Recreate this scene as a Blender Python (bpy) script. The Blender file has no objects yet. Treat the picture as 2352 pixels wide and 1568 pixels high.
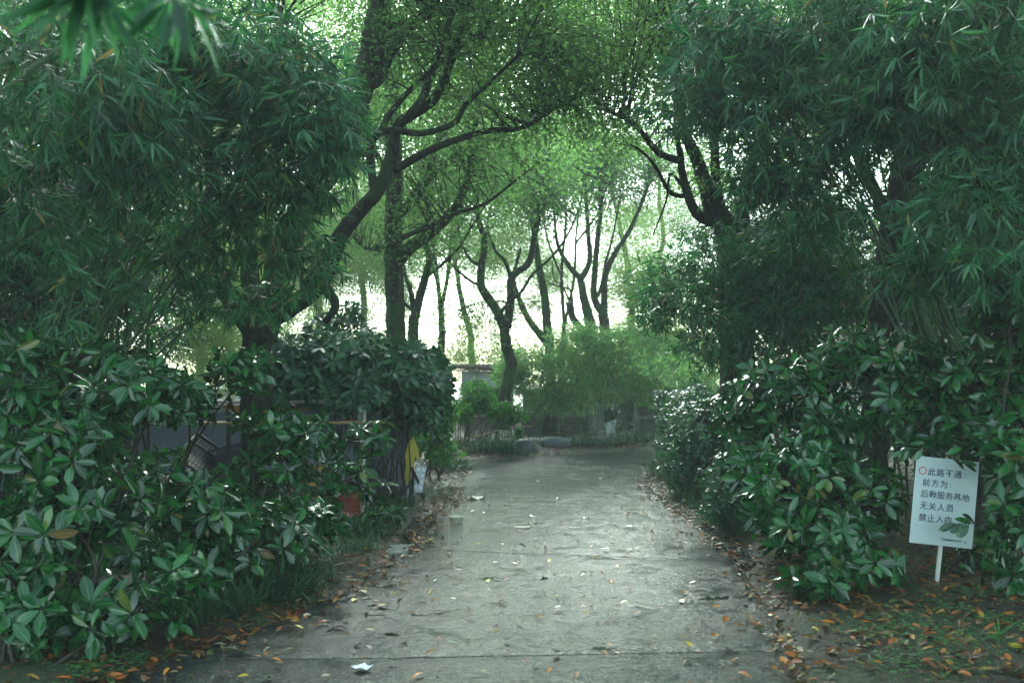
import bpy, math, random
import numpy as np
from mathutils import Vector, Matrix

# ------------------------------------------------------------------ camera, sky, sun, exposure
S = bpy.context.scene
COL = S.collection
F, VW, VH, HOR, CH = 2286.0, 2352.0, 1568.0, 875.0, 1.5
PITCH = math.atan((HOR - VH / 2) / F)
cam_d = bpy.data.cameras.new('camera'); cam = bpy.data.objects.new('camera', cam_d); COL.objects.link(cam)
cam.location = (0, 0, CH); cam.rotation_euler = (math.pi / 2 + PITCH, 0, 0)
cam_d.sensor_width = 36.0; cam_d.lens = 36.0 * F / VW; cam_d.clip_start = 0.05; cam_d.clip_end = 1500
cam_d.dof.use_dof = True; cam_d.dof.focus_distance = 9.0; cam_d.dof.aperture_fstop = 3.2
S.camera = cam
W = bpy.data.worlds.new('World'); S.world = W; W.use_nodes = True
wn = W.node_tree.nodes; wl = W.node_tree.links
bg = wn['Background']; sky = wn.new('ShaderNodeTexSky'); sky.sky_type = 'NISHITA'; sky.sun_disc = False
SUN_EL, SUN_AZ = math.radians(36), math.radians(-6)
sky.sun_elevation = SUN_EL; sky.sun_rotation = SUN_AZ
sky.air_density = 1.0; sky.dust_density = 1.6; sky.ozone_density = 3.0
hs = wn.new('ShaderNodeHueSaturation'); hs.inputs['Saturation'].default_value = 0.62
wl.new(sky.outputs[0], hs.inputs['Color']); 
tint = wn.new('ShaderNodeMix'); tint.data_type = 'RGBA'; tint.blend_type = 'MULTIPLY'; tint.inputs[0].default_value = 1.0; tint.inputs[7].default_value = (.86, 1.0, .88, 1)
wl.new(hs.outputs[0], tint.inputs[6]); wl.new(tint.outputs[2], bg.inputs[0])
bg.inputs[1].default_value = 0.15
sun_d = bpy.data.lights.new('sun', 'SUN'); sun = bpy.data.objects.new('sun', sun_d); COL.objects.link(sun)
sun_d.energy = 1.5; sun_d.angle = math.radians(22); sun_d.color = (.90, 1.0, 0.92)
sd = Vector((math.sin(SUN_AZ) * math.cos(SUN_EL), math.cos(SUN_AZ) * math.cos(SUN_EL), math.sin(SUN_EL)))
sun.rotation_euler = sd.to_track_quat('Z', 'Y').to_euler(); sun.location = (0, 20, 40)
S.view_settings.view_transform = 'Standard'; S.view_settings.look = 'None'
S.view_settings.exposure = 2.6; S.view_settings.gamma = 1.0; S.view_settings.use_curve_mapping = False
S.render.engine = 'CYCLES'
S.cycles.use_denoising = True; S.cycles.denoiser = 'OPENIMAGEDENOISE'
S.cycles.denoising_input_passes = 'RGB_ALBEDO_NORMAL'
S.cycles.max_bounces = 7; S.cycles.diffuse_bounces = 3; S.cycles.glossy_bounces = 3
S.cycles.transmission_bounces = 5; S.cycles.volume_bounces = 0; S.cycles.sample_clamp_indirect = 6
S.cycles.caustics_reflective = False; S.cycles.caustics_refractive = False

rng = np.random.default_rng(11); R = random.Random(5)
CAM = np.array([0, 0, CH]); cp, sp_ = math.cos(PITCH), math.sin(PITCH)

def ray(px, py):
    u = (VH / 2 - py) / F
    return np.array([(px - VW / 2) / F, cp - sp_ * u, sp_ + cp * u])
def at(px, py, Y):
    d = ray(px, py); return CAM + d * (Y / d[1])
def gp(px, py, z=0.0):
    d = ray(px, py); t = (z - CH) / d[2]; return CAM + d * t
def project(P):
    P = np.atleast_2d(P) - CAM
    yc = P[:, 1] * cp + P[:, 2] * sp_; zc = -P[:, 1] * sp_ + P[:, 2] * cp
    yc_ = np.maximum(yc, 0.05)
    return np.stack([VW / 2 + F * P[:, 0] / yc_, VH / 2 - F * zc / yc_, yc], 1)

# ------------------------------------------------------------------ objects
def mesh(name, V, Fs, mat=None, rnd=None, across=None, smooth=False):
    """Fs: list of int arrays (n,3)/(n,4) or a python list of faces"""
    me = bpy.data.meshes.new(name)
    V = np.asarray(V, dtype=np.float32)
    if isinstance(Fs, np.ndarray): Fs = [Fs]
    if len(Fs) and isinstance(Fs[0], np.ndarray) and Fs[0].ndim == 2:
        Fs = [f for f in Fs if len(f)]
        loops = np.concatenate([f.ravel() for f in Fs]).astype(np.int32)
        tot = np.concatenate([np.full(len(f), f.shape[1]) for f in Fs]).astype(np.int32)
        st = np.concatenate([[0], np.cumsum(tot)[:-1]]).astype(np.int32)
        me.vertices.add(len(V)); me.vertices.foreach_set('co', V.ravel())
        me.loops.add(len(loops)); me.loops.foreach_set('vertex_index', loops)
        me.polygons.add(len(tot)); me.polygons.foreach_set('loop_start', st); me.polygons.foreach_set('loop_total', tot)
        me.update(calc_edges=True)
    else:
        me.from_pydata(V.tolist(), [], [list(map(int, f)) for f in Fs]); me.update()
    if rnd is not None:
        a = me.attributes.new('rnd', 'FLOAT', 'POINT'); a.data.foreach_set('value', np.asarray(rnd, dtype=np.float32))
    if across is not None:
        a = me.attributes.new('across', 'FLOAT', 'POINT'); a.data.foreach_set('value', np.asarray(across, dtype=np.float32))
    if mat is not None: me.materials.append(mat)
    if smooth: me.polygons.foreach_set('use_smooth', np.ones(len(me.polygons), dtype=bool))
    return me
def link(name, data, parent=None, loc=None, kind=None, label=None):
    o = bpy.data.objects.new(name, data); COL.objects.link(o)
    if parent is not None: o.parent = parent
    if loc is not None: o.location = loc
    if kind: o['kind'] = kind
    if label: o['label'] = label
    return o
def thing(name, label, cat, loc=(0, 0, 0), group=None):
    o = link(name, None, loc=tuple(float(v) for v in loc)); o['label'] = label; o['category'] = cat
    if group: o['group'] = group
    o.empty_display_size = 0.1
    return o
def tag(o, label, cat, group=None):
    o['label'] = label; o['category'] = cat
    if group: o['group'] = group
    return o

class MB:
    def __init__(s): s.v = []; s.f = []; s.n = 0
    def add(s, V, Fc):
        for f in Fc: s.f.append([i + s.n for i in f])
        s.v.extend([tuple(float(c) for c in p) for p in V]); s.n += len(V)
    def box(s, c, d, M=None):
        x, y, z = d[0] / 2, d[1] / 2, d[2] / 2
        P = [Vector((sx * x, sy * y, sz * z)) for sz in (-1, 1) for sy in (-1, 1) for sx in (-1, 1)]
        P = [(M @ p if M else p) + Vector(c) for p in P]
        s.add(P, [(0, 2, 3, 1), (4, 5, 7, 6), (0, 1, 5, 4), (2, 6, 7, 3), (0, 4, 6, 2), (1, 3, 7, 5)])
    def tube(s, P, rad, sides=6, cap=True):
        V, Fc = tube(P, rad, sides, cap); s.add(V, Fc)
    def mesh(s, name, mat, smooth=False): return mesh(name, s.v, s.f, mat, smooth=smooth)

def frames(P):
    P = np.asarray(P, float); T = np.gradient(P, axis=0); T /= np.linalg.norm(T, axis=1, keepdims=True) + 1e-9
    up = np.array([0.13, 0.99, 0.05]); U = np.cross(T, up); n = np.linalg.norm(U, axis=1, keepdims=True)
    U = np.where(n < 0.15, np.cross(T, [1, 0, 0.2]), U); U /= np.linalg.norm(U, axis=1, keepdims=True) + 1e-9
    return T, U, np.cross(T, U)
def tube(P, rad, sides=6, cap=True):
    P = np.asarray(P, float); rad = np.broadcast_to(np.asarray(rad, float), (len(P),))
    T, U, B = frames(P); a = np.arange(sides) * 2 * math.pi / sides
    V = (P[:, None] + rad[:, None, None] * (np.cos(a)[None, :, None] * U[:, None] + np.sin(a)[None, :, None] * B[:, None])).reshape(-1, 3)
    n = len(P); Fc = []
    for i in range(n - 1):
        for k in range(sides):
            k2 = (k + 1) % sides; Fc.append((i * sides + k, i * sides + k2, (i + 1) * sides + k2, (i + 1) * sides + k))
    if cap:
        Fc.append(tuple(range(sides))[::-1]); Fc.append(tuple((n - 1) * sides + k for k in range(sides)))
    return V, Fc
def tubes_np(P0, P1, P2, r0, r1, sides=3, ts=(0, .35, .7, 1.0)):
    """many thin curved twigs: quadratic through P0,P1,P2 -> arrays"""
    ts = np.array(ts); n = len(P0); m = len(ts)
    C = ((1 - ts) ** 2)[None, :, None] * P0[:, None] + (2 * ts * (1 - ts))[None, :, None] * P1[:, None] + (ts ** 2)[None, :, None] * P2[:, None]
    T = P2 - P0; T = T / (np.linalg.norm(T, axis=1, keepdims=True) + 1e-9)
    U = np.cross(T, np.array([.3, .2, .93])); U /= np.linalg.norm(U, axis=1, keepdims=True) + 1e-9; B = np.cross(T, U)
    rr = (r0[:, None] * (1 - ts) + r1[:, None] * ts)
    a = np.arange(sides) * 2 * math.pi / sides
    V = C[:, :, None] + rr[:, :, None, None] * (np.cos(a)[None, None, :, None] * U[:, None, None] + np.sin(a)[None, None, :, None] * B[:, None, None])
    V = V.reshape(-1, 3); q = []
    for i in range(m - 1):
        for k in range(sides):
            k2 = (k + 1) % sides; q.append([i * sides + k, i * sides + k2, (i + 1) * sides + k2, (i + 1) * sides + k])
    Q = (np.array(q)[None] + (np.arange(n) * m * sides)[:, None, None]).reshape(-1, 4)
    return V, Q
def smooth_path(pts, sub=5, jit=0.0):
    P = np.asarray(pts, float)
    if len(P) < 3: return np.linspace(P[0], P[-1], sub + 1)
    Q = np.vstack([2 * P[0] - P[1], P, 2 * P[-1] - P[-2]]); out = []
    for i in range(1, len(Q) - 2):
        for k in range(sub):
            t = k / sub; a, b, c, d = Q[i - 1], Q[i], Q[i + 1], Q[i + 2]
            out.append(.5 * ((2 * b) + (-a + c) * t + (2 * a - 5 * b + 4 * c - d) * t * t + (-a + 3 * b - 3 * c + d) * t ** 3))
    out.append(Q[-2]); out = np.array(out)
    if jit: out[1:-1] += rng.normal(0, jit, (len(out) - 2, 3))
    return out

# ------------------------------------------------------------------ materials
def new_mat(name):
    m = bpy.data.materials.new(name); m.use_nodes = True; nt = m.node_tree
    return m, nt, nt.nodes['Principled BSDF'], nt.nodes['Material Output']
def ramp(nt, stops, fac, interp='LINEAR'):
    r = nt.nodes.new('ShaderNodeValToRGB'); r.color_ramp.interpolation = interp
    e = r.color_ramp.elements
    while len(e) < len(stops): e.new(0.5)
    for k, (p, c) in enumerate(stops): e[k].position = p; e[k].color = (*c, 1) if len(c) == 3 else c
    nt.links.new(fac, r.inputs[0]); return r.outputs[0]
def noise(nt, scale, detail=4, rough=.6, vec=None, dist=0.0):
    n = nt.nodes.new('ShaderNodeTexNoise'); n.inputs['Scale'].default_value = scale; n.inputs['Detail'].default_value = detail
    n.inputs['Roughness'].default_value = rough; n.inputs['Distortion'].default_value = dist
    if vec is not None: nt.links.new(vec, n.inputs['Vector'])
    return n.outputs[0]
def coord(nt, kind='Object', scale=None):
    t = nt.nodes.new('ShaderNodeTexCoord'); o = t.outputs[kind]
    if scale:
        m = nt.nodes.new('ShaderNodeMapping'); m.inputs['Scale'].default_value = scale; nt.links.new(o, m.inputs[0]); o = m.outputs[0]
    return o
def math_(nt, op, a, b=None, c=None, clamp=False):
    n = nt.nodes.new('ShaderNodeMath'); n.operation = op; n.use_clamp = clamp
    for i, x in enumerate((a, b, c)):
        if x is None: continue
        if isinstance(x, (int, float)): n.inputs[i].default_value = x
        else: nt.links.new(x, n.inputs[i])
    return n.outputs[0]
def mixc(nt, fac, a, b, mode='MIX'):
    n = nt.nodes.new('ShaderNodeMix'); n.data_type = 'RGBA'; n.blend_type = mode
    for sock, x in ((n.inputs[0], fac), (n.inputs[6], a), (n.inputs[7], b)):
        if isinstance(x, (int, float)): sock.default_value = x
        elif isinstance(x, tuple): sock.default_value = (*x, 1)
        else: nt.links.new(x, sock)
    return n.outputs[2]
def bump(nt, h, strength, dist=0.01):
    b = nt.nodes.new('ShaderNodeBump'); b.inputs['Strength'].default_value = strength; b.inputs['Distance'].default_value = dist
    nt.links.new(h, b.inputs['Height']); return b.outputs[0]
def leaf_mat(name, stops, rough=0.35, trans=0.3, vein=0.25, spec=0.5, tcol=1.6, objrnd=True):
    m, nt, p, out = new_mat(name)
    at_ = nt.nodes.new('ShaderNodeAttribute'); at_.attribute_name = 'rnd'; r = at_.outputs['Fac']
    if objrnd:
        oi = nt.nodes.new('ShaderNodeObjectInfo'); r = math_(nt, 'FRACT', math_(nt, 'ADD', r, oi.outputs['Random']))
    c = ramp(nt, stops, r)
    if vein:
        ac = nt.nodes.new('ShaderNodeAttribute'); ac.attribute_name = 'across'
        v = math_(nt, 'LESS_THAN', ac.outputs['Fac'], 0.10)
        v = math_(nt, 'MULTIPLY', v, vein)
        c = mixc(nt, v, c, (0.16, 0.26, 0.06))
    nz = noise(nt, 9, 3, .6, coord(nt)); k = math_(nt, 'MULTIPLY_ADD', nz, 0.9, 0.55)
    c = mixc(nt, 1.0, c, k, 'MULTIPLY')
    nt.links.new(c, p.inputs['Base Color']); p.inputs['Roughness'].default_value = rough
    p.inputs['Specular IOR Level'].default_value = spec
    
    t = nt.nodes.new('ShaderNodeBsdfTranslucent')
    tc = mixc(nt, 1.0, c, (tcol * 1.0, tcol * 1.15, tcol * 0.7), 'MULTIPLY'); nt.links.new(tc, t.inputs[0])
    mx = nt.nodes.new('ShaderNodeMixShader'); mx.inputs[0].default_value = trans
    nt.links.new(p.outputs[0], mx.inputs[1]); nt.links.new(t.outputs[0], mx.inputs[2]); nt.links.new(mx.outputs[0], out.inputs[0])
    return m
def plain(name, col, rough=.7, nscale=8, var=.35, bstr=.3, metal=0, spec=.5, bscale=None, stretch=None):
    m, nt, p, out = new_mat(name); co = coord(nt, 'Object', stretch)
    n = noise(nt, nscale, 6, .65, co)
    c = ramp(nt, [(.25, tuple(x * (1 - var) for x in col)), (.75, tuple(min(1, x * (1 + var)) for x in col))], n)
    nt.links.new(c, p.inputs['Base Color']); p.inputs['Roughness'].default_value = rough; p.inputs['Metallic'].default_value = metal
    p.inputs['Specular IOR Level'].default_value = spec
    if bstr: nt.links.new(bump(nt, noise(nt, bscale or nscale * 5, 4, .6, co), bstr, .01), p.inputs['Normal'])
    return m

M = {}
M['shrub'] = leaf_mat('glossy_laurel_leaf', [(0, (.002, .022, .006)), (.35, (.005, .050, .014)), (.75, (.010, .088, .020)), (.95, (.024, .13, .024)), (.985, (.09, .12, .025)), (1, (.13, .08, .03))], .17, .2, .35, .5, 1.6)
M['hedge'] = leaf_mat('hedge_leaf', [(0, (.010, .045, .022)), (.5, (.020, .082, .038)), (1, (.045, .13, .052))], .3, .28, .2, .5, 1.7)
M['bamboo'] = leaf_mat('bamboo_leaf', [(0, (.007, .038, .017)), (.5, (.023, .100, .045)), (.975, (.055, .175, .068)), (.985, (.20, .20, .05)), (1, (.20, .12, .04))], .36, .36, 0, .35, 1.9)
M['shade_bamboo'] = leaf_mat('shaded_bamboo_leaf', [(0, (.008, .038, .018)), (1, (.022, .080, .035))], .45, .25, 0, .3, 1.4)  # darker copy of the bamboo leaf, deep-grove shade put into its colour
M['bamboo_far'] = leaf_mat('young_bamboo_leaf', [(0, (.07, .15, .075)), (.5, (.12, .22, .11)), (.95, (.19, .30, .13)), (1, (.28, .25, .06))], .4, .55, 0, .3, 2.2)
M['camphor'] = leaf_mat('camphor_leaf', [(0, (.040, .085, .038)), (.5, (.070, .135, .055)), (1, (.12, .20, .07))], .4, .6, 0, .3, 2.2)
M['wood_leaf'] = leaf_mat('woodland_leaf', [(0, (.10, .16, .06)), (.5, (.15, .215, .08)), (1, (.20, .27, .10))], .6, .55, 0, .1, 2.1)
M['bush'] = leaf_mat('bush_leaf', [(0, (.03, .11, .03)), (.5, (.05, .17, .035)), (1, (.10, .25, .04))], .4, .4, 0, .4, 1.8)
M['grass'] = leaf_mat('lilyturf_blade', [(0, (.012, .045, .016)), (.6, (.03, .085, .03)), (1, (.07, .14, .06))], .35, .25, 0, .5, 1.4)
M['clover'] = leaf_mat('clover_leaf', [(0, (.04, .15, .05)), (.6, (.07, .22, .07)), (1, (.14, .30, .08))], .45, .35, 0, .3, 1.5)
M['litter'] = leaf_mat('dead_leaf', [(0, (.03, .015, .008)), (.35, (.09, .035, .013)), (.55, (.19, .065, .018)), (.7, (.36, .10, .015)), (.8, (.30, .17, .03)), (.88, (.05, .09, .02)), (1, (.15, .10, .05))], .45, .12, 0, .3, 1.0)
for nm, c in (('orange', (.50, .17, .018)), ('yellow', (.55, .42, .03)), ('tan', (.32, .20, .08)), ('red', (.34, .06, .022)), ('brown', (.12, .05, .022)),
              ('green', (.10, .20, .06)), ('pale', (.26, .25, .15)), ('dark', (.035, .03, .02))):
    M['fl_' + nm] = leaf_mat('fallen_leaf_' + nm, [(0, tuple(x * .55 for x in c)), (1, tuple(min(1, x * 1.05) for x in c))], .3, .1, .25, .5, 1.0)

def bark(name, c0, c1, moss=0.25):
    m, nt, p, out = new_mat(name); co = coord(nt, 'Object', (1, 1, .22))
    n = noise(nt, 15, 7, .75, co, .4); n2 = noise(nt, 2.3, 3, .6, coord(nt))
    c = ramp(nt, [(.38, c0), (.62, c1)], n)
    li = math_(nt, 'GREATER_THAN', noise(nt, 5.5, 4, .7, coord(nt)), .60); c = mixc(nt, math_(nt, 'MULTIPLY', li, .2), c, (.09, .105, .08))
    mk = math_(nt, 'MULTIPLY', math_(nt, 'GREATER_THAN', n2, .52), moss)
    c = mixc(nt, mk, c, (.045, .095, .025)); nt.links.new(c, p.inputs['Base Color']); p.inputs['Roughness'].default_value = .75; p.inputs['Specular IOR Level'].default_value = .25
    nt.links.new(bump(nt, n, 1.0, .05), p.inputs['Normal']); return m
M['bark'] = bark('wet_bark', (.004, .004, .003), (.020, .018, .013))
M['bark_moss'] = bark('mossy_bark', (.018, .020, .012), (.075, .070, .045), .95)
M['bark_pale'] = bark('lichen_bark', (.05, .055, .045), (.20, .21, .17), .2)
M['twig'] = plain('twig', (.03, .022, .016), .6, 20)
M['stem'] = plain('shrub_stem', (.022, .016, .010), .55, 20)
M['culm'] = plain('green_culm', (.045, .085, .03), .4, 6, .4, .1)
M['culm_dark'] = plain('shaded_culm', (.014, .024, .012), .5, 6, .4, .1)  # darker copy of the green culm, shade of the deep clumps painted in
M['culm_dry'] = plain('dry_bamboo', (.34, .22, .10), .5, 5, .4, .25, stretch=(1, 1, 1))
M['pole_pale'] = plain('weathered_bamboo', (.42, .38, .28), .6, 5, .3, .2)
M['stick'] = plain('fence_stick', (.15, .12, .09), .7, 12, .5, .3)
M['stick_dark'] = plain('dark_fence_stick', (.04, .035, .03), .7, 12, .5, .3)
M['stone'] = plain('boulder_stone', (.05, .055, .058), .42, 3.5, .5, .6, bscale=14)
M['brick'] = plain('ledge_stone', (.13, .12, .095), .75, 9, .5, .5)
M['brick2'] = plain('ledge_stone_dark', (.08, .075, .06), .75, 9, .5, .5)
M['concrete'] = plain('old_concrete', (.22, .24, .21), .7, 6, .35, .3)
M['wall_grey'] = plain('grey_paint', (.22, .24, .30), .7, 4, .12, .1)
M['cream'] = plain('cream_wall', (.62, .60, .48), .8, 2, .15, .1)
M['white'] = plain('white_plaster', (.42, .43, .42), .8, 3, .3, .1)
M['sheet'] = plain('white_sheet', (.70, .74, .80), .5, 3, .12, .1)
M['orange'] = plain('orange_paint', (.50, .20, .03), .6, 5, .2, .1)
M['red'] = plain('red_paint', (.55, .03, .03), .5, 5, .2, .1)
M['crate_black'] = plain('black_plastic', (.015, .016, .018), .4, 5, .3, .1)
M['crate_orange'] = plain('orange_plastic', (.30, .045, .012), .4, 5, .25, .1)
M['crate_yellow'] = plain('yellow_plastic', (.36, .24, .02), .4, 5, .25, .1)
M['yellow'] = plain('yellow_board', (.40, .33, .035), .45, 3, .15, .1)
M['foam'] = plain('white_plastic', (.34, .38, .41), .4, 4, .15, .1)
M['paper'] = plain('wet_paper', (.72, .76, .86), .5, 6, .1, .15)
M['bowl'] = plain('pale_tub', (.60, .60, .46), .35, 5, .15, .1)
M['slate'] = plain('stacked_slat', (.55, .55, .52), .6, 6, .4, .2)
M['board'] = plain('sign_board', (.44, .52, .51), .35, 2.2, .10, .03)
M['post'] = plain('sign_post', (.52, .51, .46), .5, 6, .12, .1)
M['ink'] = plain('sign_ink', (.035, .05, .085), .5, 4, .1, 0)
M['ink_red'] = plain('sign_red', (.45, .05, .09), .5, 4, .1, 0)

def ground_mat():
    m, nt, p, out = new_mat('leafy_soil'); co = coord(nt)
    n1 = noise(nt, .9, 6, .65, co); n2 = noise(nt, 14, 6, .7, co); n3 = noise(nt, 55, 3, .6, co)
    c = ramp(nt, [(.3, (.005, .005, .003)), (.55, (.013, .012, .007)), (.8, (.030, .025, .014))], n2)
    v = nt.nodes.new('ShaderNodeTexVoronoi'); v.inputs['Scale'].default_value = 28; nt.links.new(co, v.inputs[0])
    lc = ramp(nt, [(0, (.015, .010, .006)), (.4, (.04, .022, .010)), (.65, (.08, .045, .018)), (.8, (.02, .035, .012)), (1, (.06, .038, .02))], v.outputs['Color'])
    c = mixc(nt, math_(nt, 'MULTIPLY', math_(nt, 'GREATER_THAN', n3, .48), .6), c, lc)
    moss = ramp(nt, [(.46, (0, 0, 0)), (.56, (1, 1, 1))], n1)
    mc = ramp(nt, [(.3, (.012, .030, .007)), (.7, (.035, .070, .014))], n3)
    c = mixc(nt, math_(nt, 'MULTIPLY', moss, .85), c, mc)
    nt.links.new(c, p.inputs['Base Color']); nt.links.new(math_(nt, 'MULTIPLY_ADD', n2, -.5, .85), p.inputs['Roughness'])
    h = math_(nt, 'ADD', n2, math_(nt, 'MULTIPLY', n3, .7)); nt.links.new(bump(nt, h, .9, .03), p.inputs['Normal']); return m
def road_mat(dark=1.0):
    m, nt, p, out = new_mat('wet_concrete'); co = coord(nt)
    grit = noise(nt, 52, 4, .8, co); mid = noise(nt, 9, 5, .65, co); agg = noise(nt, 30, 4, .75, co); big = noise(nt, .8, 5, .6, co)
    st = noise(nt, 1.7, 5, .6, coord(nt, 'Object', (1, 1.2, 1)), .2)
    c = ramp(nt, [(.36, (.004, .006, .005)), (.5, (.020, .026, .023)), (.64, (.10, .115, .105))], grit)
    c = mixc(nt, 1.0, c, ramp(nt, [(.3, (.5, .53, .5)), (.7, (1.25, 1.25, 1.2))], mid), 'MULTIPLY')
    c = mixc(nt, math_(nt, 'MULTIPLY', ramp(nt, [(.52, (0, 0, 0)), (.68, (1, 1, 1))], big), .35), c, (.022, .028, .020))
    pud = ramp(nt, [(.635, (0, 0, 0)), (.66, (1, 1, 1))], st)         # standing water
    wet = ramp(nt, [(.35, (0, 0, 0)), (.6, (1, 1, 1))], noise(nt, 1.6, 4, .6, co))
    nt.links.new(mixc(nt, pud, c, (.022, .026, .020)), p.inputs['Base Color'])
    vo = nt.nodes.new('ShaderNodeTexVoronoi'); vo.feature = 'DISTANCE_TO_EDGE'; vo.inputs['Scale'].default_value = .42
    wv = nt.nodes.new('ShaderNodeVectorMath'); wv.operation = 'ADD'; nzc = nt.nodes.new('ShaderNodeTexNoise'); nzc.inputs['Scale'].default_value = 2.5; nzc.inputs['Detail'].default_value = 5
    nt.links.new(co, nzc.inputs[0]); nt.links.new(co, wv.inputs[0]); nt.links.new(nzc.outputs[1], wv.inputs[1]); nt.links.new(wv.outputs[0], vo.inputs[0])
    crack = math_(nt, 'LESS_THAN', vo.outputs['Distance'], .006)
    r = math_(nt, 'ADD', math_(nt, 'MULTIPLY_ADD', wet, -.12, .19), math_(nt, 'MULTIPLY', mid, .10))
    r = math_(nt, 'MULTIPLY', r, math_(nt, 'SUBTRACT', 1.0, math_(nt, 'MULTIPLY', pud, .93)))
    nt.links.new(r, p.inputs['Roughness']); nt.links.new(ramp(nt, [(.38, (.12, .12, .12)), (.6, (.55, .55, .55))], agg), p.inputs['Specular IOR Level'])
    h = math_(nt, 'ADD', math_(nt, 'ADD', math_(nt, 'MULTIPLY', grit, .7), math_(nt, 'MULTIPLY', mid, 1.4)), math_(nt, 'MULTIPLY', agg, 1.6)); h = math_(nt, 'SUBTRACT', h, math_(nt, 'MULTIPLY', crack, 1.2))
    h = math_(nt, 'MULTIPLY', h, math_(nt, 'SUBTRACT', 1.0, pud))
    sheen = ramp(nt, [(.50, (0, 0, 0)), (.60, (1, 1, 1))], noise(nt, 3.1, 6, .7, co, .5))
    h = math_(nt, 'MULTIPLY', h, math_(nt, 'MULTIPLY_ADD', sheen, -.6, 1.0))
    nt.links.new(bump(nt, h, .50, .007), p.inputs['Normal']); return m
M['ground'] = ground_mat(); M['road'] = road_mat()

# ------------------------------------------------------------------ road and ground
Lv = [(1062, 1062), (1066, 1098), (1030, 1150), (985, 1200), (925, 1262), (890, 1290), (830, 1340), (750, 1380), (640, 1425), (500, 1475), (330, 1535), (150, 1600), (-250, 1750), (-900, 2100)]
Rv = [(1472, 1062), (1474, 1110), (1532, 1160), (1582, 1195), (1640, 1235), (1700, 1300), (1745, 1370), (1780, 1440), (1810, 1500), (1840, 1568), (1890, 1750), (1990, 2100)]
Lw = np.array([gp(*p)[:2] for p in Lv]); Rw = np.array([gp(*p)[:2] for p in Rv])
def xl(y): return np.interp(y, Lw[::-1, 1], Lw[::-1, 0])
def xr(y): return np.interp(y, Rw[::-1, 1], Rw[::-1, 0])
turn_v = [(1062, 1063), (1130, 1056), (1240, 1046), (1350, 1041), (1450, 1035), (1560, 1030), (1800, 1026), (2300, 1022), (2300, 1034), (1800, 1038), (1590, 1042), (1530, 1050), (1500, 1062)]
turn = np.array([gp(*p)[:2] for p in turn_v])
apron_v = [(1476, 1110), (1478, 1085), (1500, 1066), (1532, 1052), (1522, 1085), (1560, 1130), (1625, 1180), (1690, 1235), (1742, 1300), (1703, 1298), (1643, 1233), (1585, 1193), (1535, 1158)]
apron = np.array([gp(*p)[:2] for p in apron_v])
apronL_v = [(1060, 1064), (1064, 1098), (1028, 1150), (983, 1200), (940, 1242), (925, 1225), (975, 1150), (1010, 1100), (1030, 1060)]
apronL = np.array([gp(*p)[:2] for p in apronL_v])
roadpoly = np.vstack([Lw[::-1], turn, Rw[1:]])
def inside(P, poly):
    x, y = P[:, 0], P[:, 1]; r = np.zeros(len(P), bool); j = len(poly) - 1
    for i in range(len(poly)):
        xi, yi = poly[i]; xj, yj = poly[j]
        c = ((yi > y) != (yj > y)) & (x < (xj - xi) * (y - yi) / (yj - yi + 1e-12) + xi); r ^= c; j = i
    return r
def dist_poly(P, poly):
    d = np.full(len(P), 1e9); n = len(poly)
    for i in range(n):
        a, b = poly[i], poly[(i + 1) % n]; ab = b - a
        t = np.clip(((P - a) @ ab) / (ab @ ab + 1e-12), 0, 1); d = np.minimum(d, np.linalg.norm(P - (a + t[:, None] * ab), axis=1))
    return d
def vnoise(P, s, seed=0):
    r = 0; a = 1.0
    g = np.random.default_rng(seed)
    for o in range(4):
        for k in range(3):
            th = g.uniform(0, 6.28); ph = g.uniform(0, 6.28); f = s * (2 ** o) * g.uniform(.7, 1.3)
            r = r + a * np.sin(f * (P[:, 0] * math.cos(th) + P[:, 1] * math.sin(th)) + ph)
        a *= .5
    return r / 3.2
def ground_z(P):
    P = np.atleast_2d(np.asarray(P, float))[:, :2]
    ins = inside(P, roadpoly) | inside(P, apron) | inside(P, apronL)
    d = np.minimum(np.minimum(dist_poly(P, roadpoly), dist_poly(P, apron)), dist_poly(P, apronL)); d = np.where(ins, -d, d)
    z = np.where(d < 0, -.055, np.clip(d / .12, 0, 1) * .075 - .055 + .010)
    z = z + np.clip(d, 0, 2.2) * .045 + np.clip(d, 0, .6) / .6 * .022 * vnoise(P, 2.2, 3)
    return z
def gz(x, y): return float(ground_z([[x, y]])[0])

def axis(lo, hi, step, ext):
    a = np.arange(lo, hi + 1e-6, step); e = []
    v, s = hi, step
    while v < ext: s *= 1.5; v += s; e.append(v)
    f = []; v, s = lo, step
    while v > -ext: s *= 1.5; v -= s; f.append(v)
    return np.concatenate([f[::-1], a, e])
gx, gy = axis(-7, 7, .14, 400), axis(3, 25, .14, 400)
X, Y = np.meshgrid(gx, gy); P2 = np.stack([X.ravel(), Y.ravel()], 1)
zz = np.full(len(P2), .12); near = (np.abs(P2[:, 0]) < 14) & (P2[:, 1] > -4) & (P2[:, 1] < 34)
zz[near] = ground_z(P2[near])
nx, ny = len(gx), len(gy); ii = (np.arange(ny - 1)[:, None] * nx + np.arange(nx - 1)[None]).ravel()
Q = np.stack([ii, ii + 1, ii + nx + 1, ii + nx], 1)
g = link('ground', mesh('ground', np.column_stack([P2, zz]), Q, M['ground'], smooth=True)); g['kind'] = 'structure'

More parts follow.
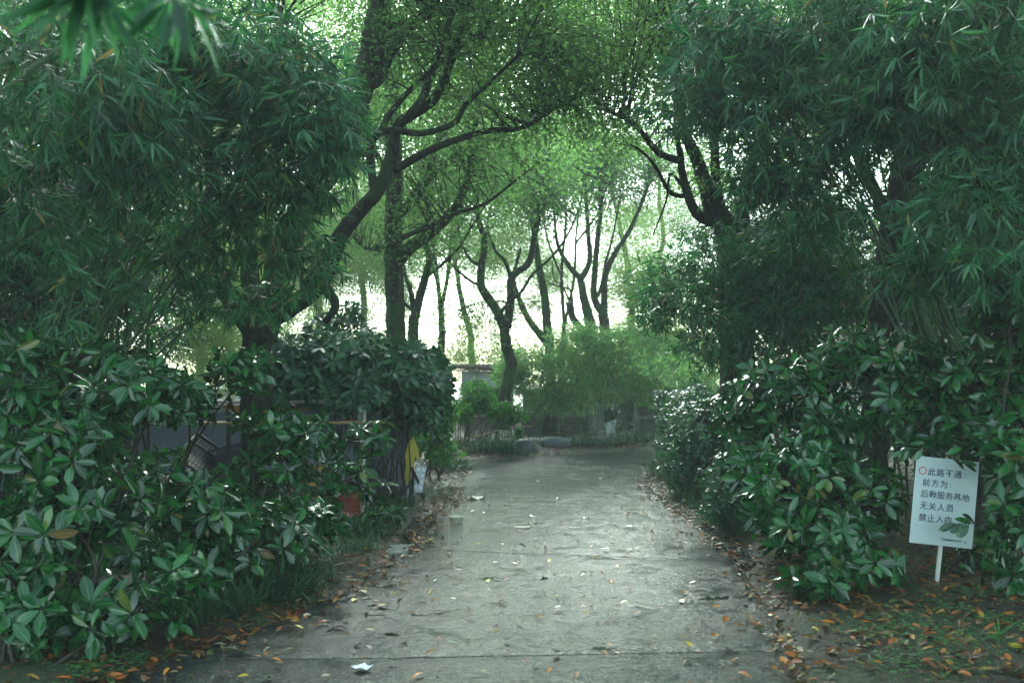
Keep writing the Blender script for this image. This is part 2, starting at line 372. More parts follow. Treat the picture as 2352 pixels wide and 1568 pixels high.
road = link('road', None); road['kind'] = 'structure'
def slab(fa, fb, rows, cols, y_fun=None):
    """slab between two slanted joint lines fa(s), fb(s) given as y at left and right"""
    V = []; sN = np.linspace(0, 1, cols)
    for i in range(rows):
        t = i / (rows - 1)
        yy = (1 - t) * (fa[0] * (1 - sN) + fa[1] * sN) + t * (fb[0] * (1 - sN) + fb[1] * sN)
        xx = xl(yy) * (1 - sN) + xr(yy) * sN
        zc = .006 * vnoise(np.stack([xx, yy], 1), 1.3, 8)
        e = 0.0
        zc = zc - (.006 if i in (0, rows - 1) else 0)
        V.append(np.stack([xx, yy, zc], 1))
    V = np.concatenate(V); Fq = []
    for i in range(rows - 1):
        for k in range(cols - 1): a = i * cols + k; Fq.append((a, a + 1, a + cols + 1, a + cols))
    n0 = len(V); ring = [k for k in range(cols)] + [i * cols + cols - 1 for i in range(1, rows)] + [(rows - 1) * cols + k for k in range(cols - 2, -1, -1)] + [i * cols for i in range(rows - 2, 0, -1)]
    low = V[ring].copy(); low[:, 2] = -.08; V = np.vstack([V, low]); m = len(ring)
    for k in range(m): k2 = (k + 1) % m; Fq.append((ring[k], n0 + k, n0 + k2, ring[k2]))
    return V, Fq
def yof(px, py): return gp(px, py)[1]
J = [(yof(0, 2100), yof(0, 2100)), (yof(0, 1513), yof(0, 1490)), (yof(0, 1259), yof(0, 1287)), (yof(0, 1085), yof(0, 1100)), (yof(0, 1063), yof(0, 1064))]
for k in range(4):
    a, b = J[k], J[k + 1]; gapw = .008
    ge = gapw if k < 3 else 0
    V, Fq = slab((a[0] + gapw, a[1] + gapw), (b[0] - ge, b[1] - ge), 24, 30)
    link('slab', mesh('slab', V, Fq, M['road'], smooth=False), road)
def poly_slab(pts, ztop, zb, name, mat, parent):
    n = len(pts); V = [(*p, ztop) for p in pts] + [(*p, zb) for p in pts]
    A = sum(pts[i][0] * pts[(i + 1) % n][1] - pts[(i + 1) % n][0] * pts[i][1] for i in range(n))
    top = list(range(n)) if A > 0 else list(range(n))[::-1]
    Fc = [top] + [(i, i + n, (i + 1) % n + n, (i + 1) % n) for i in range(n)]
    return link(name, mesh(name, V, Fc, mat), parent)
tr = turn.copy(); tr[[0, -1], 1] -= .06
poly_slab(tr, -.006, -.08, 'slab', M['road'], road)
poly_slab(apron, .006, -.08, 'gutter_strip', M['road'], road)
poly_slab(apronL, .002, -.08, 'gutter_strip', M['road'], road)
# drain cover at the left verge
dc = gp(915, 1265); dr = thing('drain_cover', 'grey slotted drain cover at the left road edge, half under dead leaves', 'drain cover', (dc[0], dc[1], 0))
for k in range(5):
    mb = MB(); mb.box((0, 0, 0), (.42, .055, .03)); o = link('slat', mb.mesh('slat', M['concrete']), dr, (-.12, -.16 + k * .085, .008)); o.rotation_euler = (0, 0, .08)

# ------------------------------------------------------------------ leaves
def leaf_tpl(segs, width, fold=.25, droop=.25, tipw=.0, base=0.0, shape=None):
    """leaf along +Y (length 1), normal +Z; rows of left/centre/right, folded along the midrib and drooping"""
    V = [(0, base, 0)]; A = [0.0]; T = []
    for s in segs:
        w = shape(s) * width / 2; z = -droop * s * s
        V += [(-w, s, z + fold * w), (0, s, z), (w, s, z + fold * w)]; A += [1, 0, 1]
    V.append((0, 1.0, -droop)); A.append(0)
    n = len(segs)
    T += [(0, 2, 1), (0, 3, 2)]
    for i in range(n - 1):
        a = 1 + 3 * i; b = a + 3
        T += [(a, a + 1, b + 1), (a, b + 1, b), (a + 1, a + 2, b + 2), (a + 1, b + 2, b + 1)]
    a = 1 + 3 * (n - 1); t = len(V) - 1
    T += [(a, a + 1, t), (a + 1, a + 2, t)]
    return np.array(V, float), np.array(T), np.array(A, float)
obov = lambda s: math.sin(math.pi * min(1, s) ** 1.25) ** .8
lanc = lambda s: (math.sin(math.pi * min(1, s ** .62))) ** .9
ellp = lambda s: math.sin(math.pi * s) ** .8
T_SHRUB = [leaf_tpl((.22, .45, .68, .87), .40, .30, d, shape=obov) for d in (.08, .22, .38)]
T_SHRUB_LO = [leaf_tpl((.35, .75), .42, .30, d, shape=obov) for d in (.08, .3)]
T_BAM = [leaf_tpl((.3, .7), .125, .35, d, shape=lanc) for d in (.05, .18, .35)]
def strip_tpl(width, droop):   # 4-triangle narrow blade
    V = np.array([(0, 0, 0), (-width / 2, .35, -.1 * droop), (width / 2, .35, -.1 * droop), (-width * .35, .72, -.5 * droop), (width * .35, .72, -.5 * droop), (0, 1, -droop)], float)
    T = np.array([(0, 2, 1), (1, 2, 4), (1, 4, 3), (3, 4, 5)]); return V, T, np.array([0, 1, 1, 1, 1, 0.])
T_BLADE = [strip_tpl(.13, .1), strip_tpl(.13, .35)]
def dia_tpl(w, fold=.3, droop=.15):
    V = np.array([(0, 0, 0), (-w / 2, .45, fold * w / 2), (0, 1, -droop), (w / 2, .45, fold * w / 2)], float)
    return V, np.array([(0, 3, 2), (0, 2, 1)]), np.array([0, 1, 0, 1.])
T_DIA = [dia_tpl(.5), dia_tpl(.42, .5, .3)]

def basis(D, N):
    D = D / (np.linalg.norm(D, axis=1, keepdims=True) + 1e-9)
    N = N - (N * D).sum(1, keepdims=True) * D; ln = np.linalg.norm(N, axis=1, keepdims=True)
    N = np.where(ln < 1e-3, np.array([[.3, .1, 1.0]]), N); N /= np.linalg.norm(N, axis=1, keepdims=True) + 1e-9
    Xx = np.cross(D, N); return Xx, D, N
DENS, DENB = 2.5, 1.35
class Leaves:
    """collects leaves (base point, direction, normal, length, width factor); then splits into single parts and a mass"""
    def __init__(s): s.P, s.D, s.N, s.L, s.W = [], [], [], [], []
    def add(s, P, D, N, L, W=None):
        n = len(P); s.P.append(P); s.D.append(D); s.N.append(N); s.L.append(np.broadcast_to(L, (n,)).astype(float)); s.W.append(np.ones(n) if W is None else W)
    def cat(s):
        return [np.concatenate(a) for a in (s.P, s.D, s.N, s.L, s.W)]
def mass(name, L, tpls, mat, parent, idx=None, kind='stuff', origin=None):
    P, D, N, Ln, Wd = L; sel = np.arange(len(P)) if idx is None else idx
    if len(sel) == 0: return None
    P, D, N, Ln, Wd = P[sel], D[sel], N[sel], Ln[sel], Wd[sel]
    Xx, Yy, Zz = basis(D, N); which = rng.integers(0, len(tpls), len(P)); VV, TT, RR, AA = [], [], [], []; off = 0
    if origin is not None: P = P - np.asarray(origin)
    for k, (tv, tt, ta) in enumerate(tpls):
        m = np.where(which == k)[0]
        if not len(m): continue
        v = P[m, None] + Ln[m, None, None] * (tv[None, :, 0:1] * Xx[m, None] * Wd[m, None, None] + tv[None, :, 1:2] * Yy[m, None] + tv[None, :, 2:3] * Zz[m, None])
        VV.append(v.reshape(-1, 3)); TT.append((tt[None] + (np.arange(len(m)) * len(tv))[:, None, None] + off).reshape(-1, 3))
        RR.append(np.repeat(rng.random(len(m)), len(tv))); AA.append(np.tile(ta, len(m))); off += len(m) * len(tv)
    me = mesh(name, np.concatenate(VV), np.concatenate(TT), mat, np.concatenate(RR), np.concatenate(AA), smooth=tpls is not T_DIA)
    return link(name, me, parent, kind=kind)
_leafmesh = {}
def single_leaves(L, idx, tpls, mat, parent, origin, name='leaf'):
    P, D, N, Ln, Wd = L; Xx, Yy, Zz = basis(D[idx], N[idx])
    for j, i in enumerate(idx):
        k = R.randrange(len(tpls)); key = (id(tpls), k, mat.name)
        if key not in _leafmesh:
            tv, tt, ta = tpls[k]; _leafmesh[key] = mesh(name, tv, tt, mat, np.zeros(len(tv)), ta, smooth=True)
        o = bpy.data.objects.new(name, _leafmesh[key]); COL.objects.link(o); o.parent = parent
        l = Ln[i]; w = Wd[i]; p = P[i] - origin
        o.matrix_basis = Matrix(((Xx[j, 0] * l * w, Yy[j, 0] * l, Zz[j, 0] * l, p[0]), (Xx[j, 1] * l * w, Yy[j, 1] * l, Zz[j, 1] * l, p[1]),
                                 (Xx[j, 2] * l * w, Yy[j, 2] * l, Zz[j, 2] * l, p[2]), (0, 0, 0, 1)))
def pick_front(L, n):
    """the n leaves that show largest: in frame, near the viewer"""
    q = project(L[0]); inn = (q[:, 0] > -20) & (q[:, 0] < VW + 20) & (q[:, 1] > -20) & (q[:, 1] < VH + 20) & (q[:, 2] > .3)
    size = L[3] / np.maximum(q[:, 2], .3) + rng.random(len(q)) * .002 + inn * 10
    o = np.argsort(-size); k = min(n, int(inn.sum())); return o[:k], o[k:]
def unit(v): return v / (np.linalg.norm(v, axis=-1, keepdims=True) + 1e-9)
def rdir(n): return unit(rng.normal(size=(n, 3)))
def blob(px, py, Y, rx, ry, dy):
    c = at(px, py, Y); return c, np.array([rx * Y / F, dy, ry * Y / F])
def in_blob(b, n, lo=.45, hi=1.0):
    d = rdir(n); r = rng.uniform(lo ** 2, hi ** 2, n) ** .5
    r = r * (1 + .20 * vnoise(np.column_stack([d[:, 0] * 2.2 + d[:, 1] + b[0][0], d[:, 2] * 2.2 + d[:, 1]]), 1.6, int(abs(b[0][0] * 97)) % 50) + .10 * rng.normal(size=n))
    return b[0] + d * r[:, None] * b[1], d
def keep_clear(P, poly_margin=.0, zmax=2.2):
    """drops points hanging low over the roadway"""
    ins = inside(P[:, :2], roadpoly) & (P[:, 2] < zmax); return ~ins
SIGN = at(2167, 1158, 7.0)
def sign_clear(P, m=.06):
    q = project(P); return ~((q[:, 0] > 2086) & (q[:, 0] < 2250) & (q[:, 1] > 1040) & (q[:, 1] < 1370) & (q[:, 2] < 7.15))

# ------------------------------------------------------------------ whorled broadleaf shrubs
def whorls(P, out_dir, L, length, nleaf=(6, 9), up=.45, spread=(55, 100), sag=.15):
    n = len(P); a = unit(out_dir * .6 + np.array([0, -.12, up]) + rng.normal(0, .28, (n, 3)))
    ref = unit(np.cross(a, np.array([.31, .2, .93]))); bt = np.cross(a, ref)
    k = rng.integers(nleaf[0], nleaf[1] + 1, n)
    for j in range(nleaf[1]):
        m = k > j; c = m.sum()
        ang = (j * 2.3999 + rng.uniform(-.35, .35, c)); th = np.radians(rng.uniform(spread[0], spread[1], c) * (.75 + .3 * (1 - j / nleaf[1])))
        rad = np.cos(ang)[:, None] * ref[m] + np.sin(ang)[:, None] * bt[m]
        D = np.cos(th)[:, None] * a[m] + np.sin(th)[:, None] * rad; D[:, 2] -= sag; D = unit(D)
        N = unit(a[m] + .25 * rng.normal(size=(c, 3)))
        pos = P[m] - a[m] * (j * .006) + D * .012
        L.add(pos, D, N, length * rng.uniform(.62, 1.15, c), rng.uniform(.85, 1.2, c))
    return a
def shrub(label, blobs, base, nwh, length, mat='shrub', nparts=300, nstem=5, group=None, stemr=.014, name='laurel_shrub', tpls=None, filt=None, dead=0, lo=.45, sag=.15, cat='shrub'):
    bx, by = base; root = thing(name, label, cat, (bx, by, gz(bx, by)), group); org = np.array(root.location)
    L = Leaves(); vol = np.array([b[1][0] * b[1][2] + .5 * b[1][1] * b[1][2] for b in blobs]); share = vol / vol.sum()
    TW = []; stems = []
    tops = []
    for b, s in zip(blobs, share):
        n = max(4, int(nwh * s * DENS)); P, d = in_blob(b, n, lo)
        P[:, 2] = np.maximum(P[:, 2], .09 + .05 * rng.random(n))
        ok = keep_clear(P) & sign_clear(P)
        if filt is not None: ok &= filt(P)
        P, d = P[ok], d[ok]
        if len(P) == 0: continue
        a = whorls(P, d * np.array([1, 1, .6]), L, length, sag=sag)
        tops.append((b, P, a))
    sm = MB()
    for k in range(nstem):
        b = blobs[k % len(blobs)]; tgt = b[0] + rdir(1)[0] * b[1] * .45
        sw = .85 if nstem > 12 else .22; p0 = org + np.array([R.uniform(-sw, sw * .3), R.uniform(-.15, .15), -.06]); mid = (p0 + tgt) / 2 + np.array([R.uniform(-.12, .12), R.uniform(-.1, .1), R.uniform(0, .12)])
        path = smooth_path([p0, mid, tgt], 5, .008); stems.append(path)
        mb = MB(); mb.tube(path - org, np.linspace(stemr, stemr * .45, len(path)), 5); link('stem', mb.mesh('stem', M['stem'], True), root)
    SP = np.concatenate([s[3:] for s in stems])
    P0, P1, P2_ = [], [], []
    for b, P, a in tops:
        dd = ((P[:, None] - SP[None]) ** 2).sum(2); j = np.argmin(dd + rng.random(dd.shape) * .05, 1)
        P0.append(SP[j]); P2_.append(P); P1.append(P * .45 + SP[j] * .55 - a * 0.06)
    P0, P1, P2_ = map(np.concatenate, (P0, P1, P2_)); V, Qd = tubes_np(P0, P1, P2_, np.full(len(P0), .006), np.full(len(P0), .0028))
    link('twigs', mesh('twigs', V - org, Qd, M['twig'], smooth=True), root, kind='stuff')
    Ls = L.cat(); ok = sign_clear(Ls[0] + Ls[1] * Ls[3][:, None]); Ls = [x[ok] for x in Ls]
    front, rest = pick_front(Ls, nparts); tp = tpls or T_SHRUB
    single_leaves(Ls, front, tp, M[mat], root, org); mass('foliage', Ls, tpls or T_SHRUB_LO, M[mat], root, rest, origin=org)
    return root

# ------------------------------------------------------------------ bamboo
def sprays(P, outd, L, length, nl=(5, 9), hang=.75):
    n = len(P); a = unit(outd * .45 + np.array([0, -.1, -hang]) + rng.normal(0, .35, (n, 3)))
    side = unit(np.cross(a, rdir(n))); nr = np.cross(side, a); k = rng.integers(nl[0], nl[1] + 1, n)
    for j in range(nl[1]):
        m = k > j; c = m.sum(); f = (j - (k[m] - 1) / 2) / np.maximum(k[m] / 2, 1)
        ang = f * np.radians(62) + rng.uniform(-.12, .12, c)
        D = unit(np.cos(ang)[:, None] * a[m] + np.sin(ang)[:, None] * side[m] + rng.normal(0, .22, (c, 3)))
        N = unit(nr[m] + np.array([0, 0, .6]) + .4 * rng.normal(size=(c, 3)))
        L.add(P[m] + side[m] * (f * .012)[:, None], D, N, length * rng.uniform(.65, 1.15, c), rng.uniform(.8, 1.25, c))
    return a
def bamboo(label, blobs, base, nspray, length, ncul=8, nparts=200, mat='bamboo', group=None, cul_r=.016, spreadb=.5, tpls=None, name='bamboo_clump', lo=.2, hang=.75, zmin=.3, nl=(5, 9), filt=None, culm_mat='culm'):
    bx, by = base; root = thing(name, label, 'bamboo', (bx, by, gz(bx, by)), group); org = np.array(root.location)
    L = Leaves(); vol = np.array([b[1][0] * b[1][2] for b in blobs]); share = vol / vol.sum(); PP = []; AA = []
    culms = []
    for k in range(ncul):
        b = blobs[k % len(blobs)]
        tgt = b[0] + rdir(1)[0] * b[1] * .5; p0 = org + np.array([R.uniform(-1, 1) * spreadb, R.uniform(-1, 1) * spreadb, -.05])
        h = max(tgt[2], .8) ; m1 = p0 + (tgt - p0) * .18 + np.array([0, 0, h * .28]); m2 = p0 + (tgt - p0) * .55 + np.array([0, 0, h * .26])
        path = smooth_path([p0, m1, m2, tgt], 7, .004); culms.append(path); r = np.linspace(cul_r, cul_r * .25, len(path)); r[::3] *= 1.12
        mb = MB(); mb.tube(path - org, r, 6); link('culm', mb.mesh('culm', M[culm_mat], True), root)
    SP = np.concatenate([c[len(c) // 3:] for c in culms])
    for b, s in zip(blobs, share):
        n = max(5, int(nspray * s * DENB)); P, d = in_blob(b, n, lo)
        ok = (P[:, 2] > zmin) & keep_clear(P, zmax=1.6)
        if filt is not None: ok &= filt(P)
        P, d = P[ok], d[ok]
        if len(P): AA.append(sprays(P, d, L, length, nl, hang)); PP.append(P)
    PP = np.concatenate(PP); AA = np.concatenate(AA)
    j = np.empty(len(PP), int)
    for s in range(0, len(PP), 2000):
        dd = ((PP[s:s + 2000, None] - SP[None]) ** 2).sum(2); j[s:s + 2000] = np.argmin(dd + rng.random(dd.shape) * .3, 1)
    st = SP[j]; dv = PP - st; ln = np.linalg.norm(dv, axis=1, keepdims=True)
    st = PP - dv * np.minimum(1, .9 / (ln + 1e-6))            # branchlets up to 0.9 m
    if tpls is not None: keep = rng.random(len(PP)) < .35; st, PP, AA = st[keep], PP[keep], AA[keep]
    V, Qd = tubes_np(st, PP - AA * .16, PP, np.full(len(PP), .0035), np.full(len(PP), .0014), ts=(0, .5, 1))
    link('branchlets', mesh('branchlets', V - org, Qd, M['culm_dry'] if culm_mat == 'culm_dry' else M['culm'], smooth=True), root, kind='stuff')
    Ls = L.cat(); ok = sign_clear(Ls[0] + Ls[1] * Ls[3][:, None]); Ls = [x[ok] for x in Ls]
    tp = tpls or T_BAM
    front, rest = pick_front(Ls, nparts)
    single_leaves(Ls, front, tp, M[mat], root, org); mass('foliage', Ls, tp, M[mat], root, rest, origin=org)
    return root

# ------------------------------------------------------------------ trees
def tree(label, limbs, crowns, barkm='bark', leafm='camphor', ntw=400, lpt=40, leaf=.075, clump=.28, name='camphor_tree', group=None, tw_r=.012, reach=3.2, origin=None, cat='tree', minr=.0, filt=None):
    """limbs: list of (radius0, radius1, [(px,py,Y),...]); the first is the trunk"""
    paths = []
    for r0, r1, pts in limbs:
        P = np.array([at(*p) if len(p) == 3 and not isinstance(p, np.ndarray) else p for p in pts])
        Pp = smooth_path(P, 7, r1 * .05); paths.append((Pp, np.linspace(r0, r1, len(Pp))))
    org = paths[0][0][0].copy() if origin is None else np.array(origin, float)
    root = thing(name, label, cat, org, group)
    SP, SR = [], []
    for k, (Pp, rr) in enumerate(paths):
        rr = rr * (1 + .025 * np.sin(np.arange(len(rr)) * 1.7 + k)); 
        if k == 0: rr[:3] *= np.array([1.35, 1.15, 1.05])
        mb = MB(); mb.tube(Pp - org, rr, 10 if rr[0] > .05 else 7)
        link('trunk' if k == 0 else 'branch', mb.mesh('trunk' if k == 0 else 'branch', M[barkm], True), root)
        if k > 0 or len(paths) == 1: s = len(Pp) // 3; SP.append(Pp[s:]); SR.append(rr[s:])
    SP = np.concatenate(SP); SR = np.concatenate(SR)
    vol = np.array([b[1][0] * b[1][2] * b[2] if len(b) > 2 else b[1][0] * b[1][2] for b in crowns]); share = vol / vol.sum()
    T = []
    for b, s in zip(crowns, share):
        P, d = in_blob(b, max(3, int(ntw * s)), .15, 1.35); T.append(P)
    T = np.concatenate(T)
    if filt is not None: T = T[filt(T)]
    d2 = ((T[:, None] - SP[None]) ** 2).sum(2); j = np.argmin(d2 * rng.uniform(.6, 1.6, d2.shape), 1); A = SP[j]
    dv = T - A; ln = np.linalg.norm(dv, axis=1); far = ln > reach
    A = np.where(far[:, None], T - dv / ln[:, None] * reach, A)
    # far twigs hang on secondary boughs: link back to the skeleton with a longer thin bough
    mid = A * .5 + T * .5 + np.column_stack([np.zeros(len(T)), np.zeros(len(T)), .12 * np.minimum(ln, reach)]) + rng.normal(0, .08, T.shape)
    r0 = np.clip(SR[j] * .45, .006, tw_r * 1.6) * np.where(far, .6, 1)
    V, Qd = tubes_np(A, mid, T, r0, np.full(len(T), .003), 4)
    if far.any():
        f = np.where(far)[0]; f = f[rng.random(len(f)) < .25]
        if len(f):
            V2, Q2 = tubes_np(SP[j[f]], (SP[j[f]] + A[f]) / 2 + np.array([0, 0, .3]), A[f], np.full(len(f), tw_r * 1.6), r0[f], 4); Qd = np.vstack([Qd, Q2 + len(V)]); V = np.vstack([V, V2])
    link('twigs', mesh('twigs', V - org, Qd, M[barkm], smooth=True), root, kind='stuff')
    n = len(T) * lpt; base = np.repeat(T, lpt, 0); tdir = np.repeat(unit(T - mid), lpt, 0)
    off = rng.normal(0, clump, (n, 3)) * np.array([1, 1, .55]) - tdir * clump * rng.uniform(0, 1.6, (n, 1))
    P = base + off; D = unit(off + rng.normal(0, .25, (n, 3)) + np.array([0, 0, -.12])); N = unit(np.array([0, 0, 1.0]) + .65 * rng.normal(size=(n, 3)))
    Ls = [P, D, N, leaf * rng.uniform(.7, 1.25, n), rng.uniform(.8, 1.2, n)]
    mass('crown', Ls, T_DIA, M[leafm], root, origin=org)
    return root

# ------------------------------------------------------------------ trees of the place
B = blob
tree('dark camphor tree forking low behind the left shrubs, its biggest limb arching over the road',
     [(.175, .15, [(596, 1225, 10), (592, 1000, 10), (588, 850, 10), (592, 735, 10)]),
      (.12, .05, [(590, 770, 10), (540, 700, 10), (502, 640, 10), (478, 540, 9.8), (490, 430, 9.6), (470, 290, 9.4), (440, 120, 9.2)]),
      (.11, .05, [(590, 745, 10), (575, 640, 10.2), (570, 520, 10.3), (592, 400, 10.4), (600, 250, 10.4), (640, 60, 10.4)]),
      (.11, .032, [(592, 745, 10), (655, 712, 10), (735, 650, 10.1), (781, 545, 10.2), (825, 486, 10.3), (871, 432, 10.4), (900, 352, 10.5), (918, 285, 10.6), (1000, 225, 10.7), (1041, 122, 10.8), (1077, 0, 10.9), (1095, -120, 11)]),
      (.055, .02, [(918, 288, 10.6), (968, 230, 10.5), (997, 151, 10.4), (1048, 0, 10.2), (1070, -120, 10.1)]),
      (.06, .03, [(744, 655, 10.05), (770, 700, 9.9), (748, 740, 9.8)]),
      (.05, .018, [(860, 440, 10.4), (850, 340, 10.5), (876, 298, 10.6), (897, 259, 10.6), (951, 198, 10.7), (1026, 133, 10.8), (1120, 60, 10.8)]),
      (.045, .016, [(878, 302, 10.6), (912, 300, 10.5), (969, 306, 10.4), (1041, 284, 10.3), (1070, 240, 10.2), (1113, 200, 10.1), (1200, 120, 10)]),
      (.05, .014, [(905, 390, 10.5), (1004, 338, 10.8), (1113, 302, 11.2), (1203, 292, 11.6), (1293, 238, 12), (1390, 200, 12.2)])],
     [B(1010, 60, 11, 200, 130, 2.0), B(1180, 160, 11.5, 170, 130, 1.8), B(440, 120, 9.8, 160, 130, 1.2), B(900, -160, 10.5, 480, 130, 3.0)],
     'bark', 'camphor', 420, 58, .07, .32, tw_r=.008)
tree('thick mossy trunk rising out of the left bamboo to the top edge of the photo',
     [(.17, .14, [(602, 1150, 11.4), (600, 900, 11.4), (612, 740, 11.4), (668, 540, 11.4), (750, 390, 11.4), (800, 300, 11.3), (828, 205, 11.2), (857, 108, 11.1), (872, 0, 11), (880, -150, 11)]),
      (.075, .03, [(838, 205, 11.2), (876, 175, 11.1), (897, 122, 11), (954, 47, 10.9), (1010, -10, 10.8), (1060, -90, 10.8)]),
      (.045, .012, [(882, 66, 11), (947, 47, 11), (1019, 27, 11), (1077, 18, 11.1), (1177, 26, 11.2), (1221, 60, 11.3), (1240, 120, 11.4)])],
     [B(1290, 120, 11.8, 210, 150, 1.5), B(1330, 220, 12.2, 130, 90, 1.2), B(1120, -140, 11, 300, 120, 2.6), B(880, 120, 12, 120, 120, 1.0)],
     'bark_moss', 'camphor', 320, 50, .07, .32, tw_r=.008)
tree('straight grey trunk left of the bright gap, a heavy fork leaning right at mid height',
     [(.17, .13, [(913, 1080, 16), (911, 900, 16), (909, 780, 16), (905, 620, 16), (903, 520, 16), (906, 430, 16), (904, 330, 16), (900, 200, 16), (905, 40, 16)]),
      (.12, .035, [(918, 592, 16), (948, 563, 16), (972, 548, 16), (1016, 512, 16), (1050, 470, 15.9), (1077, 400, 15.8), (1090, 320, 15.8), (1098, 200, 15.8)]),
      (.05, .018, [(908, 575, 16), (889, 566, 15.9), (860, 572, 15.8), (836, 568, 15.8), (812, 545, 15.7)]),
      (.05, .012, [(895, 566, 15.4), (936, 540, 15.3), (987, 521, 15.2), (1041, 493, 15), (1113, 468, 14.9), (1185, 414, 14.8), (1240, 372, 14.7)]),
      (.09, .02, [(908, 500, 16), (954, 454, 16.2), (983, 410, 16.3), (1005, 389, 16.4), (1077, 335, 16.6), (1149, 306, 16.8), (1230, 250, 17)]),
      (.07, .02, [(983, 410, 16.3), (1000, 338, 16.4), (1026, 295, 16.4), (1060, 240, 16.5), (1098, 190, 16.6), (1130, 80, 16.6)]),
      (.05, .015, [(906, 420, 16), (850, 330, 16.2), (820, 240, 16.4), (800, 120, 16.5)])],
     [B(1000, 360, 16, 190, 110, 2.2), B(870, 560, 15.5, 90, 50, 1.0), B(1000, 150, 16.5, 230, 150, 2.6), B(1150, 350, 17, 120, 80, 1.6), B(800, 300, 16.5, 120, 170, 1.8)],
     'bark_moss', 'camphor', 560, 42, .072, .42, tw_r=.010)
tree('slender two-stemmed tree close behind the straight grey trunk, beside the bright gap',
     [(.12, .10, [(951, 1060, 19), (951, 900, 19), (949, 784, 19), (951, 725, 19)]),
      (.09, .03, [(951, 735, 19), (965, 679, 19), (980, 625, 19), (987, 589, 19), (976, 553, 19), (985, 480, 19), (970, 400, 19), (985, 300, 19)]),
      (.06, .02, [(951, 725, 19), (944, 672, 19), (929, 625, 19), (925, 570, 19)]),
      (.035, .012, [(978, 638, 19), (1016, 607, 18.8), (1052, 571, 18.6), (1077, 532, 18.4), (1130, 440, 18.2), (1140, 400, 18)]),
      (.04, .02, [(950, 715, 19), (925, 690, 19), (925, 655, 19)])],
     [B(1010, 470, 19, 110, 60, 1.5), B(960, 360, 19, 120, 80, 1.6)], 'bark_moss', 'camphor', 90, 40, .09, .3, tw_r=.010)
CT = 'camphor trees standing beyond the bend of the road'
tree('forked tree just right of the bright gap, leaning stems crossed by a long diagonal bough',
     [(.15, .11, [(1150, 985, 22), (1160, 905, 22), (1174, 841, 22), (1163, 795, 22), (1158, 745, 22)]),
      (.12, .05, [(1158, 750, 22), (1138, 708, 22), (1106, 658, 22), (1107, 607, 22), (1113, 553, 22), (1098, 500, 22), (1090, 420, 22)]),
      (.11, .05, [(1164, 755, 22), (1167, 733, 22), (1174, 680, 22), (1176, 636, 22), (1214, 604, 22), (1226, 553, 22), (1240, 480, 22), (1260, 380, 22)]),
      (.045, .02, [(1150, 718, 21.9), (1165, 698, 21.7), (1181, 684, 21.6), (1199, 668, 21.5), (1224, 629, 21.4), (1268, 589, 21.2), (1304, 539, 21), (1330, 480, 21)]),
      (.04, .012, [(1104, 655, 22), (1085, 648, 21.9), (1052, 622, 21.8), (1020, 590, 21.7), (985, 560, 21.6)]),
      (.04, .015, [(1107, 610, 22), (1085, 600, 22), (1070, 580, 22), (1055, 540, 22), (1050, 480, 22)]),
      (.05, .015, [(1174, 640, 22), (1160, 600, 22), (1138, 575, 22), (1120, 520, 22), (1135, 450, 22)]),
      (.02, .008, [(1172, 695, 22), (1130, 690, 22), (1090, 697, 22), (1050, 712, 22)])],
     [B(1140, 390, 22, 150, 90, 2.2), B(1230, 450, 22, 90, 70, 1.5), B(1040, 570, 22, 70, 50, 1.2), B(1085, 760, 23, 70, 50, 1.2)], 'bark_moss', 'camphor', 330, 40, .085, .50, group=CT)
tree('mossy V-shaped pair of stems behind the far bamboo thicket, middle of the trees',
     [(.15, .12, [(1262, 990, 26), (1264, 860, 26), (1262, 790, 26)]),
      (.13, .06, [(1262, 795, 26), (1257, 752, 26), (1253, 697, 26), (1246, 654, 26), (1239, 618, 26), (1230, 560, 26), (1222, 480, 26), (1215, 380, 26)]),
      (.11, .04, [(1262, 795, 26), (1239, 766, 26), (1214, 733, 26), (1192, 686, 26), (1180, 640, 26), (1195, 570, 26)])],
     [B(1230, 390, 26, 130, 90, 2.4)], 'bark_moss', 'camphor', 200, 40, .09, .52, group=CT)
tree('mossy tree with upswept stems above the far bamboo, broken limb stump on its left',
     [(.20, .15, [(1362, 1000, 28), (1360, 850, 28), (1355, 735, 28)]),
      (.15, .09, [(1355, 740, 28), (1343, 690, 28), (1332, 636, 28)]),
      (.08, .03, [(1333, 640, 28), (1304, 607, 28), (1282, 564, 28), (1275, 517, 28), (1270, 430, 28)]),
      (.09, .04, [(1334, 642, 28), (1354, 600, 28), (1351, 535, 28), (1345, 440, 28), (1340, 330, 28)]),
      (.10, .09, [(1350, 770, 28), (1318, 733, 27.8), (1306, 694, 27.7)]),
      (.035, .015, [(1318, 725, 27.7), (1311, 670, 27.6), (1296, 660, 27.5), (1275, 655, 27.4), (1262, 650, 27.3)]),
      (.03, .012, [(1308, 690, 27.7), (1290, 655, 27.6), (1272, 640, 27.5), (1268, 600, 27.4)])],
     [B(1320, 370, 28, 150, 90, 2.6)], 'bark_moss', 'camphor', 230, 40, .095, .58, group=CT)
tree('rightmost far tree with two close stems kinked at the base, above the far bamboo',
     [(.16, .14, [(1392, 1000, 28.5), (1392, 850, 28.5), (1388, 745, 28.5), (1385, 719, 28.5)]),
      (.11, .05, [(1386, 725, 28.5), (1365, 683, 28.5), (1366, 625, 28.5), (1372, 553, 28.5), (1380, 480, 28.5), (1378, 380, 28.5)]),
      (.11, .04, [(1387, 722, 28.5), (1388, 690, 28.5), (1390, 636, 28.5), (1412, 582, 28.5), (1447, 528, 28.5), (1480, 450, 28.5), (1500, 390, 28.5)]),
      (.05, .02, [(1366, 690, 28.4), (1380, 660, 28.4), (1392, 600, 28.4), (1408, 540, 28.4), (1425, 450, 28.4)])],
     [B(1430, 380, 28.5, 140, 90, 2.4)], 'bark_moss', 'camphor', 220, 40, .095, .58, group=CT)
